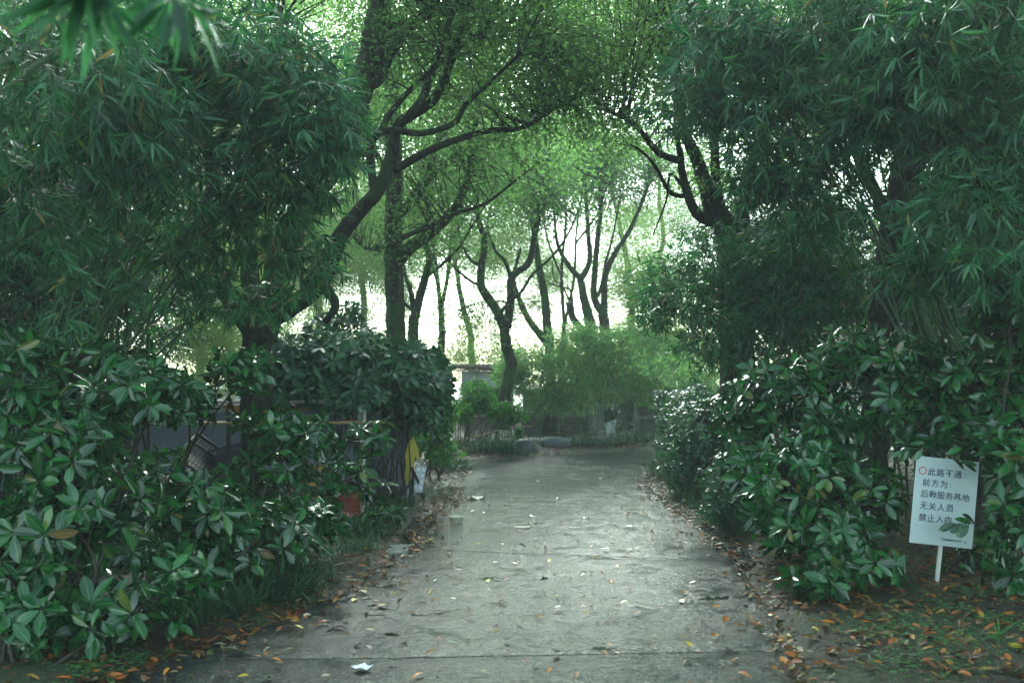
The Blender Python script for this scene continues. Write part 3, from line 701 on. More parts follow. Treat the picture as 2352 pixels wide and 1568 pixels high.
tree('slim tree with many near-vertical thin stems, behind the fork of the straight grey trunk',
     [(.10, .08, [(1010, 1000, 24), (1012, 860, 24), (1015, 760, 24), (1012, 700, 24)]),
      (.06, .02, [(1012, 705, 24), (1000, 600, 24), (985, 480, 24), (975, 350, 24), (960, 200, 24), (950, 60, 24)]),
      (.055, .02, [(1012, 720, 24), (1030, 620, 24), (1040, 500, 24), (1062, 380, 24), (1070, 240, 24), (1085, 100, 24)]),
      (.045, .015, [(1006, 650, 24), (975, 560, 24), (940, 470, 24), (930, 340, 24), (915, 220, 24)]),
      (.04, .012, [(1036, 560, 24), (1075, 480, 24), (1120, 400, 24), (1150, 300, 24), (1165, 160, 24)]),
      (.035, .012, [(1050, 440, 24), (1035, 340, 24), (1028, 220, 24), (1010, 90, 24)])],
     [B(1020, 250, 24, 170, 140, 2.2)], 'bark_moss', 'camphor', 150, 36, .08, .5, group=CT)
tree('slim tree of upright twin stems rising behind the V-shaped pair near the centre',
     [(.09, .07, [(1290, 1000, 32), (1292, 860, 32), (1296, 740, 32)]),
      (.06, .02, [(1296, 750, 32), (1290, 620, 32), (1300, 500, 32), (1292, 380, 32), (1300, 240, 32)]),
      (.05, .02, [(1296, 750, 32), (1318, 640, 32), (1325, 520, 32), (1345, 400, 32), (1360, 260, 32)]),
      (.04, .015, [(1291, 640, 32), (1255, 540, 32), (1240, 430, 32), (1210, 320, 32)]),
      (.04, .015, [(1322, 560, 32), (1380, 480, 32), (1420, 390, 32), (1470, 300, 32)])],
     [B(1310, 320, 32, 150, 100, 2.6)], 'bark_moss', 'camphor', 120, 30, .10, .6, group=CT)
tree('dark many-stemmed tree behind the right bamboo, stems fanning up from about head height',
     [(.24, .20, [(1700, 1120, 13), (1695, 900, 13), (1690, 700, 13), (1685, 560, 13), (1686, 500, 13)]),
      (.12, .045, [(1672, 540, 13), (1640, 500, 13), (1617, 414, 13), (1595, 353, 13), (1573, 306, 13), (1555, 220, 13), (1540, 100, 13)]),
      (.08, .03, [(1650, 515, 13), (1600, 490, 12.9), (1570, 414, 12.8), (1563, 360, 12.7), (1550, 290, 12.6)]),
      (.05, .015, [(1566, 372, 12.7), (1512, 350, 12.5), (1470, 300, 12.4), (1430, 270, 12.3), (1380, 250, 12.2)]),
      (.035, .012, [(1585, 450, 12.9), (1541, 443, 12.8), (1505, 382, 12.7), (1470, 345, 12.6), (1440, 330, 12.6)]),
      (.09, .03, [(1680, 520, 13), (1649, 460, 13.1), (1642, 360, 13.2), (1637, 250, 13.2), (1650, 100, 13.2)]),
      (.11, .04, [(1692, 520, 13), (1707, 480, 13.1), (1721, 400, 13.2), (1745, 320, 13.2), (1790, 200, 13.2)]),
      (.025, .008, [(1570, 430, 12.8), (1540, 400, 12.7), (1530, 460, 12.7), (1500, 540, 12.6)])],
     [B(1560, 120, 13, 190, 150, 2.0), B(1440, 260, 12.6, 110, 80, 1.2), B(1720, 260, 13.5, 170, 170, 1.6), B(1560, -130, 12.5, 330, 120, 2.6), B(1400, 60, 13, 130, 120, 1.6)],
     'bark', 'camphor', 400, 56, .068, .22, tw_r=.010)
tree('dark leaning trunk in the shade on the right, half hidden by bamboo',
     [(.16, .15, [(2005, 1225, 10), (2003, 1100, 10), (2012, 950, 10.1), (2028, 780, 10.2), (2042, 620, 10.3), (2055, 520, 10.3), (2080, 400, 10.3), (2120, 200, 10.3), (2150, -60, 10.3)]),
      (.08, .03, [(2050, 540, 10.3), (2010, 440, 10.4), (1960, 330, 10.5), (1930, 200, 10.5)]),
      (.07, .03, [(2075, 420, 10.3), (2150, 330, 10.4), (2240, 220, 10.5), (2300, 60, 10.5)])],
     [B(2080, 80, 11, 300, 220, 1.6), B(2100, -160, 10, 420, 130, 2.5), B(2300, 400, 11.5, 200, 250, 1.2)],
     'bark', 'camphor', 300, 60, .07, .26, tw_r=.010)
tree('slim dark trunk right of the leaning one, at the right edge behind the shrubs',
     [(.10, .08, [(2240, 1215, 10.3), (2235, 1000, 10.4), (2250, 800, 10.5), (2262, 600, 10.6), (2280, 350, 10.6), (2300, 100, 10.6)]),
      (.04, .02, [(2262, 560, 10.6), (2200, 430, 10.7), (2190, 300, 10.7)])],
     [B(2260, 150, 11.5, 200, 250, 1.2)], 'bark', 'camphor', 90, 50, .085, .22)

# ------------------------------------------------------------------ bamboo
def gb(px, py): p = gp(px, py); return (p[0], p[1])
def xat(px, Y): return float(at(px, 875, Y)[0])
GL = 'bamboo overhanging the left side of the road'
bamboo('bamboo leaves hanging very close to the viewer at the top left corner', [B(250, -50, 1.6, 110, 50, .10), B(390, 0, 1.8, 60, 40, .10)], (-2.2, 2.0), 10, .14, 2, 60, cul_r=.008, spreadb=.1, group=GL, hang=.9)
bamboo('dark bamboo clump on the far left, upper leaves fanning over the corner', [B(160, 180, 6.2, 260, 210, .9), B(60, 430, 6.8, 200, 190, 1.0), B(330, 330, 7.2, 170, 220, .9)], (-4.9, 7.3), 620, .175, 14, 260, group=GL, cul_r=.014)
bamboo('bright bamboo clump whose drooping sprays reach furthest over the road from the left',
       [B(620, 160, 7.6, 190, 150, .9), B(730, 250, 7.4, 110, 130, .7), B(640, 380, 8, 180, 130, .9), B(770, 330, 7.4, 60, 70, .4), B(420, 130, 7.6, 160, 160, .8)], (-3.9, 8.6), 1000, .17, 12, 300, group=GL)
bamboo('lower bamboo sprays in front of the dark forked trunk on the left',
       [B(600, 520, 8.6, 200, 110, .7), B(700, 610, 8.8, 110, 80, .5), B(430, 600, 8.6, 120, 150, .7), B(560, 690, 9, 120, 60, .4)], (-4.2, 9.6), 380, .165, 9, 220, group=GL)
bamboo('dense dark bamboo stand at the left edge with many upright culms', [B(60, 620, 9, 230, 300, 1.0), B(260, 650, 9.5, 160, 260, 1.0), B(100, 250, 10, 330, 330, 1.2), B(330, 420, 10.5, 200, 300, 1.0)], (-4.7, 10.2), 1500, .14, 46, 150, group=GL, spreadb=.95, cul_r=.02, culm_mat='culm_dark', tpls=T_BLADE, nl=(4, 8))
bamboo('low bamboo sprays dangling in front of the laurel leaves at the left', [B(150, 620, 6.6, 60, 60, .3), B(145, 740, 6.4, 50, 40, .2), B(60, 250, 5.6, 60, 60, .3)], (-4.6, 6.9), 26, .15, 3, 120, group=GL, cul_r=.007, spreadb=.15, zmin=.9)
GR = 'bamboo overhanging the right side of the road'
bamboo('bamboo clump at the upper right whose pale sprays lean furthest left over the road',
       [B(1610, 210, 9, 120, 120, .9), B(1700, 120, 9, 160, 130, .9), B(1780, 260, 8.8, 160, 110, .8), B(1900, 60, 8.4, 170, 120, .9), B(1640, 30, 9.4, 130, 70, .8)], (4.4, 9.6), 900, .165, 12, 280, group=GR)
bamboo('bamboo sprays at eye height left of the leaning trunk on the right', [B(1800, 400, 8.8, 140, 90, .7), B(1880, 500, 8.6, 110, 80, .6), B(1950, 330, 8.2, 120, 90, .7), B(1740, 420, 9, 80, 60, .5)], (4.2, 8.8), 340, .165, 8, 220, group=GR)
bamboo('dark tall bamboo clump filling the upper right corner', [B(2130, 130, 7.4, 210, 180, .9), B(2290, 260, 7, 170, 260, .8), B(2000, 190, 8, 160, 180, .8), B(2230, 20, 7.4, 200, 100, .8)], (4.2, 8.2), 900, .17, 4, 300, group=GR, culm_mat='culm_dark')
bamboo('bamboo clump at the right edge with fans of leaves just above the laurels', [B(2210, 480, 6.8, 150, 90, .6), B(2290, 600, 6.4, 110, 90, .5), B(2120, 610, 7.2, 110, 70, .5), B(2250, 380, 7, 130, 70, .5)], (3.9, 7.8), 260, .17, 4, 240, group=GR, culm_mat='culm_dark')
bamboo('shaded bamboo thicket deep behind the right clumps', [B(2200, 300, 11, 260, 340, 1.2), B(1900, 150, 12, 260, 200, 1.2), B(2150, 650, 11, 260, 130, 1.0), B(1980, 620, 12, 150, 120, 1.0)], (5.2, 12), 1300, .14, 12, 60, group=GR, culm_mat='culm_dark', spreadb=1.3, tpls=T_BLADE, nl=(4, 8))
bamboo('fine-leaved bamboo thicket bulging over the right verge before the bend',
       [B(1590, 670, 12, 140, 110, .9), B(1500, 690, 12.3, 50, 70, .6), B(1700, 600, 11.8, 170, 90, .9), B(1780, 700, 11.6, 170, 120, .9), B(1640, 790, 12, 110, 70, .7), B(1850, 580, 11.4, 120, 90, .8)], (3.6, 12.4), 1900, .13, 26, 60, spreadb=.9, tpls=T_BLADE, nl=(4, 8), cul_r=.012, hang=.4)
bamboo('yellow-green bamboo at the right bend behind the laurel hedge', [B(1520, 880, 19, 70, 90, 1.0), B(1600, 860, 18, 90, 80, 1.0), B(1480, 780, 21, 50, 70, .8)], (4.3, 19), 600, .13, 10, 20, mat='bamboo_far', spreadb=.6, tpls=T_BLADE, nl=(4, 7), hang=.3, zmin=.15)
bamboo('feathery pale bamboo thicket in front of the stone wall', [B(1230, 850, 24, 100, 65, .9), B(1330, 800, 24.2, 95, 60, 1.0), B(1420, 840, 24, 90, 80, .9), B(1300, 900, 23.8, 120, 50, .8), B(1480, 880, 23, 60, 60, .7), B(1170, 870, 24, 40, 55, .5), B(1340, 765, 24.4, 50, 30, .6), B(1460, 780, 24, 80, 45, .8), B(1540, 830, 23.5, 60, 60, .8), B(1180, 835, 24, 50, 45, .6), B(1250, 930, 23.6, 60, 25, .5)], (1.9, 24.3), 3400, .15, 40, 60, mat='bamboo_far', spreadb=1.6, tpls=T_BLADE, nl=(4, 8), cul_r=.010, hang=.45, zmin=.55)

# ------------------------------------------------------------------ broadleaf shrubs
SL = 'glossy laurel shrubs along the left verge'
shrub('front laurel shrub at the lower left corner, low whorls touching the leaf litter', [B(60, 1250, 5.6, 150, 120, .35), B(230, 1400, 5.5, 200, 60, .3), B(60, 1420, 5.3, 130, 70, .3), B(420, 1340, 5.8, 80, 50, .25)], (gb(120, 1540)), 62, .138, 'shrub', 300, 7, SL)
shrub('laurel shrub left of the crates, leafy from knee height to eye level', [B(120, 1000, 5.9, 170, 130, .45), B(330, 890, 6.3, 160, 70, .4), B(200, 1170, 5.9, 190, 80, .35), B(30, 820, 6, 70, 60, .3)], (gb(220, 1500)), 80, .136, 'shrub', 300, 7, SL)
shrub('laurel shrub in the middle left with bright whorls in front of the black crates', [B(420, 1150, 6.6, 130, 70, .3), B(560, 1230, 6.8, 160, 75, .35), B(420, 1270, 6.5, 130, 60, .35), B(700, 1200, 7.2, 90, 55, .3)], (gb(430, 1420)), 70, .136, 'shrub', 300, 6, SL)
shrub('laurel shrub before the painted wall, its leaves hiding the yellow crate', [B(640, 980, 8.6, 110, 50, .35), B(700, 1010, 8.6, 100, 50, .35), B(620, 1080, 8.4, 120, 50, .3), B(800, 1090, 8.6, 90, 40, .3), B(850, 1000, 8.8, 50, 40, .3), B(740, 1160, 8.2, 60, 35, .25)], (gb(640, 1300)), 60, .136, 'shrub', 260, 6, SL)
shrub('dark laurel shrub beneath the low bamboo sprays, behind the front bushes', [B(430, 920, 8.0, 120, 50, .4), B(200, 830, 7.8, 160, 60, .4), B(560, 850, 8.2, 90, 60, .4), B(60, 950, 7.4, 130, 80, .4)], (gb(380, 1270)), 75, .13, 'shrub', 200, 6, SL)
shrub('small laurel sapling at the foot of the thin bare stems by the left verge', [B(880, 1185, 9.9, 55, 35, .25), B(820, 1235, 9.5, 55, 30, .2)], (gb(870, 1235)), 17, .12, 'shrub', 150, 3, SL)
shrub('large clipped laurel hedge bush left of the bright gap, bare thin stems below its crown', [B(900, 860, 11.6, 140, 80, .7), B(760, 830, 11.4, 140, 80, .6), B(1000, 870, 12.2, 85, 65, .6), B(660, 860, 11, 100, 70, .5), B(960, 930, 12, 90, 50, .5), B(1040, 910, 12.2, 45, 50, .4), B(800, 905, 11, 140, 35, .4)], (gb(905, 1160)), 400, .15, 'hedge', 300, 26, SL, stemr=.011)
shrub('loose leafy bush growing on the top of the hedge beside the straight trunk', [B(800, 740, 12.6, 45, 60, .3), B(740, 760, 12.6, 60, 40, .3), B(850, 780, 12.4, 60, 30, .3)], (gb(800, 1150)), 34, .12, 'hedge', 150, 4, SL)
shrub('deep shaded laurel growth behind the front row, under the forked trunk', [B(250, 1080, 8.6, 170, 60, .5), B(120, 1180, 8, 160, 60, .5), B(430, 1180, 9, 130, 50, .4), B(560, 1130, 9.3, 70, 50, .3), B(300, 1230, 8.2, 200, 50, .5), B(280, 1300, 7.4, 150, 40, .4), B(100, 1290, 7.2, 110, 40, .4), B(470, 1290, 8.0, 90, 35, .3)], (gb(300, 1300)), 130, .13, 'shrub', 60, 6, SL)
SR_ = 'glossy laurel shrubs along the right verge'
shrub('broad laurel shrub left of the white sign, reaching down to the dead leaves', [B(1810, 1090, 7.6, 110, 80, .4), B(1900, 1220, 7.2, 110, 80, .4), B(1760, 1180, 7.8, 70, 60, .35), B(2000, 1140, 7.4, 80, 90, .4), B(1890, 1330, 6.7, 90, 35, .25), B(1990, 1290, 6.9, 90, 45, .25)], (gb(1930, 1330)), 115, .136, 'shrub', 300, 8, SR_)
shrub('tall laurel shrub between the leaning trunk and the bamboo thicket', [B(1800, 900, 8.6, 130, 80, .5), B(1700, 950, 9.2, 80, 80, .5), B(1900, 960, 8.2, 110, 90, .5), B(1960, 820, 8.4, 90, 60, .4), B(1720, 1060, 8.8, 80, 70, .4)], (gb(1840, 1210)), 150, .136, 'shrub', 300, 8, SR_)
shrub('laurel shrub directly above and behind the white sign', [B(2160, 930, 7.6, 130, 70, .4), B(2280, 860, 7.2, 110, 80, .4), B(2080, 830, 7.8, 100, 60, .4), B(2120, 1010, 7.5, 60, 30, .25), B(2290, 1010, 7.0, 80, 70, .35)], (gb(2230, 1290)), 95, .138, 'shrub', 300, 7, SR_)
shrub('laurel shrub at the right edge beside the lower part of the sign', [B(2310, 1190, 6.5, 60, 70, .3), B(2330, 1060, 6.5, 60, 60, .3), B(2300, 1330, 6.7, 70, 40, .25), B(2340, 700, 6.8, 80, 120, .4)], (gb(2360, 1360)), 46, .138, 'shrub', 250, 5, SR_)
shrub('low laurel shoots at the foot of the sign post', [B(2060, 1340, 7.1, 40, 28, .12), B(2230, 1350, 7.3, 60, 26, .15), B(2260, 1250, 7.6, 50, 50, .2)], (gb(2120, 1365)), 12, .136, 'shrub', 90, 3, SR_)
shrub('smaller-leaved laurel hedge along the right kerb before the bend', [B(1620, 980, 12.5, 80, 80, .8), B(1580, 1060, 13, 70, 60, .6), B(1680, 1100, 10.5, 70, 70, .5), B(1650, 1150, 10, 70, 45, .4), B(1560, 960, 14.5, 50, 60, .7)], (gb(1660, 1160)), 330, .095, 'hedge', 280, 10, SR_)
shrub('glossy hedge end at the right inner corner of the bend', [B(1550, 1000, 16, 45, 60, .7), B(1590, 930, 16, 60, 50, .8), B(1530, 930, 17.5, 30, 40, .6)], (gb(1580, 1085)), 190, .09, 'hedge', 120, 6, SR_)
shrub('bright green bush leaning over the stick fence', [B(1150, 940, 20.3, 50, 22, .5), B(1095, 915, 19.5, 45, 32, .6), B(1060, 945, 19, 35, 28, .5), B(1180, 955, 20.6, 40, 14, .4)], (xat(1085, 20.6), 20.6), 170, .11, 'bush', 100, 6, 'bushes left of the boulders', tpls=T_DIA)
shrub('low leafy bush in front of the white shed, under the pole roof', [B(1130, 905, 24, 45, 18, .5), B(1090, 890, 24, 30, 20, .5)], (xat(1120, 24), 24), 60, .12, 'bush', 20, 5, 'bushes left of the boulders', tpls=T_DIA)
shrub('dim green bush with thin bare stems between the yellow board and the grass tuft', [B(990, 1000, 14, 45, 50, .5), B(1030, 1030, 14.5, 30, 30, .4), B(1010, 950, 14, 40, 40, .4)], (gb(1000, 1100)), 70, .11, 'bush', 120, 7, 'bushes left of the boulders')
shrub('bright self-sown seedling in front of the stick fence behind the boulders', [B(1192, 992, 22, 9, 16, .1)], (gb(1194, 1030)), 9, .11, 'bush', 60, 2, None, stemr=.006)
# the twig lying across the sign, and the leaves over its top edge
def twig_over(label, hub, dirn, n, length):
    h = at(*hub); root = thing('leafy_twig', label, 'twig', h, 'laurel twigs reaching over the sign'); L = Leaves()
    for k in range(n):
        s = k / max(1, n - 1); a = unit(np.array(dirn, float)); P = h + a * (.14 * s)
        ang = R.uniform(-1.2, 1.2) if n > 1 else 0
        D = unit(a * math.cos(ang) + np.array([0, 0, 1.0]) * math.sin(ang) * .8 + np.array([0, -.15, -.22])); L.add(P[None], D[None], np.array([[.15, -.75, .65]]), length * R.uniform(.8, 1.1))
    mb = MB(); mb.tube(smooth_path([np.zeros(3) - np.array(dirn) * .30 + np.array([0, .05, -.05]), -np.array(dirn) * .1, unit(np.array(dirn, float)) * .13], 4), .003, 5); link('stem', mb.mesh('stem', M['stem']), root)
    single_leaves(L.cat(), np.arange(n), T_SHRUB, M['shrub'], root, h)
twig_over('laurel twig of several leaves crossing the last line of writing on the sign', (2240, 1203, 6.72), (-1, 0, .02), 8, .115)
twig_over('drooping laurel leaves over the middle of the top edge of the sign', (2172, 1045, 6.80), (.5, 0, -.25), 4, .115)
twig_over('laurel leaves just touching the upper left corner of the sign', (2120, 1030, 6.85), (-.6, 0, -.05), 4, .10)
twig_over('dark laurel leaves covering the upper right corner of the sign', (2235, 1048, 6.78), (.5, 0, -.3), 4, .115)

# ------------------------------------------------------------------ far woodland
def cloud_mesh(name, mat, nclump, per, leaf, tpls, hang=0.0, csz=.13):
    T = rdir(nclump) * (rng.random((nclump, 1)) ** .45); T = T * (1 + .25 * vnoise(T[:, :2] * 3 + T[:, 2:], 1.0, 5)[:, None]); n = nclump * per
    off = rng.normal(0, csz, (n, 3)) * np.array([1, 1, .6]); P = np.repeat(T, per, 0) + off
    Ls = [P, unit(off / csz + rng.normal(0, .4, (n, 3)) + [0, 0, -hang]), unit(np.array([0, 0, 1.]) + .7 * rng.normal(size=(n, 3))), leaf * rng.uniform(.7, 1.3, n), np.ones(n)]
    o = mass(name, Ls, tpls, mat, None); me = o.data; bpy.data.objects.remove(o); return me
CLOUD = {'wood': [cloud_mesh('crown', M['wood_leaf'], 150, 24, .052, T_DIA) for _ in range(3)],
         'camphor': [cloud_mesh('crown', M['camphor'], 170, 46, .045, T_DIA) for _ in range(3)],
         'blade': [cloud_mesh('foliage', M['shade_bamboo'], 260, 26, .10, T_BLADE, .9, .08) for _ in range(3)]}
def clouds(name, label, cat, kind, bl, group=None):
    """a thicket of foliage masses, each (centre, radii)"""
    root = thing(name, label, cat, (0, 0, 0), group); root['kind'] = 'stuff'
    for c, r in bl:
        me = R.choice(CLOUD[kind]); o = link(me.name.split('.')[0], me, root, tuple(float(v) for v in c), kind='stuff'); r = np.broadcast_to(r, (3,)); o.scale = tuple(float(v) for v in r); o.rotation_euler = (0, 0, R.uniform(0, 6.28))
    return root
def scat(px0, px1, py0, py1, Y0, Y1, n, r, holes=(), zmin=.3):
    out = []; k = 0
    while len(out) < n and k < n * 30:
        k += 1; px, py, Y = R.uniform(px0, px1), R.uniform(py0, py1), R.uniform(Y0, Y1); rr = r * R.uniform(.7, 1.3); rp = rr * F / Y
        if any(((px - x) / (a + rp * .8)) ** 2 + ((py - y) / (c + rp * .6)) ** 2 < 1 for x, y, a, c in holes): continue
        c = at(px, py, Y)
        if c[2] < zmin: continue
        out.append((c, (rr, rr, rr * .8)))
    return out
HOL = [(1025, 690, 18, 70), (1310, 560, 14, 8)]
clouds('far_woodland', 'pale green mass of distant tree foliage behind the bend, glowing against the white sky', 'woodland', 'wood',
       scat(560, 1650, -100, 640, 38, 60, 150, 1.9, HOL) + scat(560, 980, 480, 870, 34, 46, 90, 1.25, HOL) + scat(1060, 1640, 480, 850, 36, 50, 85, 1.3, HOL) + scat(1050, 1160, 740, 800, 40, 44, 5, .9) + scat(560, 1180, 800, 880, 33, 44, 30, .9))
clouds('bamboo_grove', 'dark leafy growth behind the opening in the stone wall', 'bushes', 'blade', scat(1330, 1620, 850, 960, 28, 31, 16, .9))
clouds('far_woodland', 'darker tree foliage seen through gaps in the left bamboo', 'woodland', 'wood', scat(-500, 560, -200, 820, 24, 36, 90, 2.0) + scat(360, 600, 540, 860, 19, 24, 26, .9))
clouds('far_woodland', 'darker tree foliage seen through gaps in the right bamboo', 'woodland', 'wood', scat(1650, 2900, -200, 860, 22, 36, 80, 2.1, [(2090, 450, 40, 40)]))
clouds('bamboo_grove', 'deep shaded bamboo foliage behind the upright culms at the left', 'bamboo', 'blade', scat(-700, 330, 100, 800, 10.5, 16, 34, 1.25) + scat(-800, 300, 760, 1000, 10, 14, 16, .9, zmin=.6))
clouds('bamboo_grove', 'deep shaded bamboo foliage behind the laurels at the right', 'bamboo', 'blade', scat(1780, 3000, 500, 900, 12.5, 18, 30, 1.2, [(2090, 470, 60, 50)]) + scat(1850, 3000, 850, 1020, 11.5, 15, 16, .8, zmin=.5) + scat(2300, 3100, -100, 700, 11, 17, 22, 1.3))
clouds('added_shade_canopy', 'added leaf masses overhead and beside the road, mostly out of view, shading the foreground', 'added canopy', 'camphor',
       [((R.uniform(1.5, 6.5), R.uniform(-3, 9), R.uniform(7.5, 9.5)), 1.7) for _ in range(6)] + [((sx * R.uniform(7, 10), R.uniform(2, 13), R.uniform(1.5, 8.5)), 1.9) for sx in (-1, 1) for _ in range(26)])  # added leaf masses, mostly unseen, that hold back sky light
GT = 'bare dark trunks in the distant woodland'
for i, (x, y, lab) in enumerate([(720, 39, 'far thin trunk seen through the gap left of the forked tree'), (845, 41, 'far trunk just left of the straight grey trunk'), (1085, 46, 'faint far trunk below the crown right of the bright gap'),
                                 (1440, 42, 'pale far trunk between the kinked tree and the right bamboo'), (1500, 44, 'faint far trunk at the edge of the right bamboo thicket'), (460, 36, 'far trunk behind the left bamboo sprays')]):
    b = at(x, 875, y); Pp = smooth_path([(b[0], y, -.1), (b[0] + R.uniform(-.3, .3), y, 3.5), (b[0] + R.uniform(-.8, .8), y, 7), (b[0] + R.uniform(-1.5, 1.5), y, 12)], 6, .04)
    mb = MB(); mb.tube(Pp - Pp[0], np.linspace(.2, .06, len(Pp)), 8); o = link('far_trunk', mb.mesh('far_trunk', M['bark_moss'], True), None, tuple(Pp[0])); tag(o, lab, 'tree trunk', GT)

# ------------------------------------------------------------------ left yard: painted wall, rails, crates
def boxo(name, c, d, mat, parent=None, rot=(0, 0, 0), bev=0.0):
    mb = MB(); mb.box((0, 0, 0), d); me = mb.mesh(name, M[mat] if isinstance(mat, str) else mat); o = link(name, me, parent, tuple(c)); o.rotation_euler = rot
    if bev: md = o.modifiers.new('bevel', 'BEVEL'); md.width = bev; md.segments = 2
    return o
def bar(name, p0, p1, r, mat, parent, sides=8, nodes=0, jit=0.0):
    P = smooth_path([p0, (np.array(p0) * .5 + np.array(p1) * .5), p1], 6 if not nodes else 14, jit); rr = np.full(len(P), float(r))
    if nodes: rr[::5] *= 1.16
    mb = MB(); mb.tube(P, rr, sides); return link(name, mb.mesh(name, M[mat], True), parent)
WY = 12.6
def zat(py, Y): return float(at(1176, py, Y)[2])
def xat(px, Y): return float(at(px, 875, Y)[0])
wx0, wx1 = xat(-200, WY), xat(935, WY)
wall = thing('painted_wall', 'low blue-grey wall behind the left shrubs with an orange painted band along its top', 'wall', (0, WY, 0))
zt = zat(929, WY)
boxo('wall_body', ((wx0 + wx1) / 2, .06, zt / 2 - .03), (wx1 - wx0, .12, zt + .06), 'wall_grey', wall)
def flat_poly(name, pts, y, mat, parent, th=.004):
    V = [(xat(px, WY), y, zat(py, WY)) for px, py in pts]; n = len(V); V2 = [(a, y + th, c) for a, _, c in V]
    return link(name, mesh(name, V + V2, [list(range(n))[::-1], [k + n for k in range(n)]] + [(k, (k + 1) % n, (k + 1) % n + n, k + n) for k in range(n)], M[mat]), parent)
flat_poly('orange_band', [(-150, 930.5), (-150, 962), (335, 962), (420, 955), (470, 948), (486, 940), (524, 940), (545, 948), (560, 952), (600, 945), (640, 941), (740, 941), (740, 930.5)], -.008, 'orange', wall)
flat_poly('snow_peak', [(462, 948), (486, 932), (508, 932), (526, 945), (514, 943), (507, 949), (498, 945), (488, 949), (480, 946)], -.014, 'white', wall)
flat_poly('red_lettering', [(735, 931), (752, 931), (752, 937), (735, 937)], -.013, 'red', wall)
flat_poly('red_lettering', [(766, 932), (779, 932), (779, 937), (766, 937)], -.013, 'red', wall)
flat_poly('poster_panel', [(782, 931), (826, 931), (826, 966), (782, 966)], -.013, 'orange', wall)
flat_poly('white_streak', [(776, 948), (790, 944), (806, 952), (822, 958), (818, 964), (800, 957), (788, 952), (778, 954)], -.019, 'white', wall)
flat_poly('white_streak', [(800, 941), (814, 939), (818, 944), (808, 946)], -.019, 'white', wall)
rails = thing('bamboo_rail_fence', 'two round bamboo rails on posts running in front of the painted wall', 'fence', (0, 10.8, 0))
for (py, x0, x1, mt, r) in ((923, -100, 884, 'pole_pale', .021), (971, -60, 884, 'culm_dry', .018)):
    bar('rail', (xat(x0, 10.8), 0, zat(py + 2, 10.8)), (xat(x1, 10.8), .05, zat(py - 1, 10.8)), r, mt, rails, 8, 1, .002)
for px in (60, 310, 522, 833):
    z1 = zat(915, 10.8); bar('post', (xat(px, 10.8), .045, -.05), (xat(px + 2, 10.8), .045, z1), .026, 'stem' if px != 833 else 'pole_pale', rails, 8, 1)
bar('brace', (xat(528, 10.8), -.03, zat(912, 10.8)), (xat(546, 10.8), .02, zat(968, 10.8)), .014, 'stem', rails)
yw = thing('pale_yard_wall', 'pale cream low wall far across the yard, glimpsed above the bamboo rail', 'wall', (0, 27, 0))
boxo('wall_body', (xat(600, 27), 0, zat(897, 27) / 2), (xat(1000, 27) - xat(200, 27), .2, zat(897, 27)), 'cream', yw)
boxo('coping', (xat(600, 27), -.02, zat(897, 27) + .03), (xat(1000, 27) - xat(200, 27), .3, .06), 'white', yw)
cw = thing('white_vehicle_cover', 'long light grey tarpaulin-covered stack standing across the yard behind the rail', 'tarpaulin', (xat(700, 20), 20, 0))
boxo('cover', (0, 0, zat(908, 20) / 2), (xat(860, 20) - xat(560, 20), .5, zat(908, 20)), 'sheet', cw, bev=.04)

def crate(name, label, mat, loc, rot, size=(.42, .30, .24), group='plastic crates dumped behind the shrubs'):
    root = thing(name, label, 'crate', loc, group); root.rotation_euler = rot; w, d, h = size; m = M[mat]; t = .012
    # rim and base
    for nm, z, hh in (('rim', h - .015, .03), ('base', .01, .02)):
        mb = MB(); mb.box((0, d / 2, z), (w, t, hh)); mb.box((0, -d / 2, z), (w, t, hh)); mb.box((w / 2, 0, z), (t, d - t, hh)); mb.box((-w / 2, 0, z), (t, d - t, hh))
        if nm == 'base': mb.box((0, 0, z), (w - 2 * t, d - 2 * t, .008))
        link(nm, mb.mesh(nm, m), root)
    def grid(L, horizontal_axis, off):
        mb = MB(); nxx = max(5, int(L / .035))
        for k in range(nxx + 1):
            u = -L / 2 + L * k / nxx; c = (u, off, h / 2) if horizontal_axis == 0 else (off, u, h / 2); mb.box(c, (.007, .007, h - .05))
        for k in range(1, 5):
            z = .02 + (h - .05) * k / 5; c = (0, off, z) if horizontal_axis == 0 else (off, 0, z)
            mb.box(c, (L - .01, .006, .007) if horizontal_axis == 0 else (.006, L - .01, .007))
        return mb
    for nm, mb in (('side_grille', grid(w, 0, -d / 2)), ('side_grille', grid(w, 0, d / 2)), ('end_grille', grid(d, 1, -w / 2)), ('end_grille', grid(d, 1, w / 2))): link(nm, mb.mesh(nm, m), root)
    return root
def cl(px, py, Y, dz=0): p = at(px, py, Y); return (p[0], p[1], p[2] + dz)
crate('black_crate', 'black plastic crate tipped up on its corner, leftmost of the pile', 'crate_black', cl(440, 1062, 9.9), (.2, .62, .2), (.26, .30, .24))
crate('black_crate', 'black plastic crate lying on its side right of the tipped one', 'crate_black', cl(560, 1072, 9.9), (1.2, -.25, .1), (.62, .35, .22))
crate('black_crate', 'black plastic crate at the bottom of the pile on the soil', 'crate_black', cl(500, 1140, 9.9), (0, 0, .1), (.60, .38, .26))
crate('black_crate', 'black plastic crate on the soil, right end of the black pile', 'crate_black', cl(620, 1145, 10.1), (0, .04, -.15), (.55, .38, .26))
crate('yellow_crate', 'yellow plastic crate half hidden behind the laurel leaves', 'crate_yellow', cl(716, 1112, 10.9), (0, 0, .15), (.24, .3, .20))
crate('orange_crate', 'orange plastic crate full of dead twigs at the right end of the pile', 'crate_orange', cl(776, 1182, 10.9, 0), (0, .03, -.2), (.40, .34, .30))
crate('orange_crate', 'orange plastic crate holding up the yellow one', 'crate_orange', cl(700, 1150, 11.0, 0), (0, 0, .1), (.34, .32, .24))
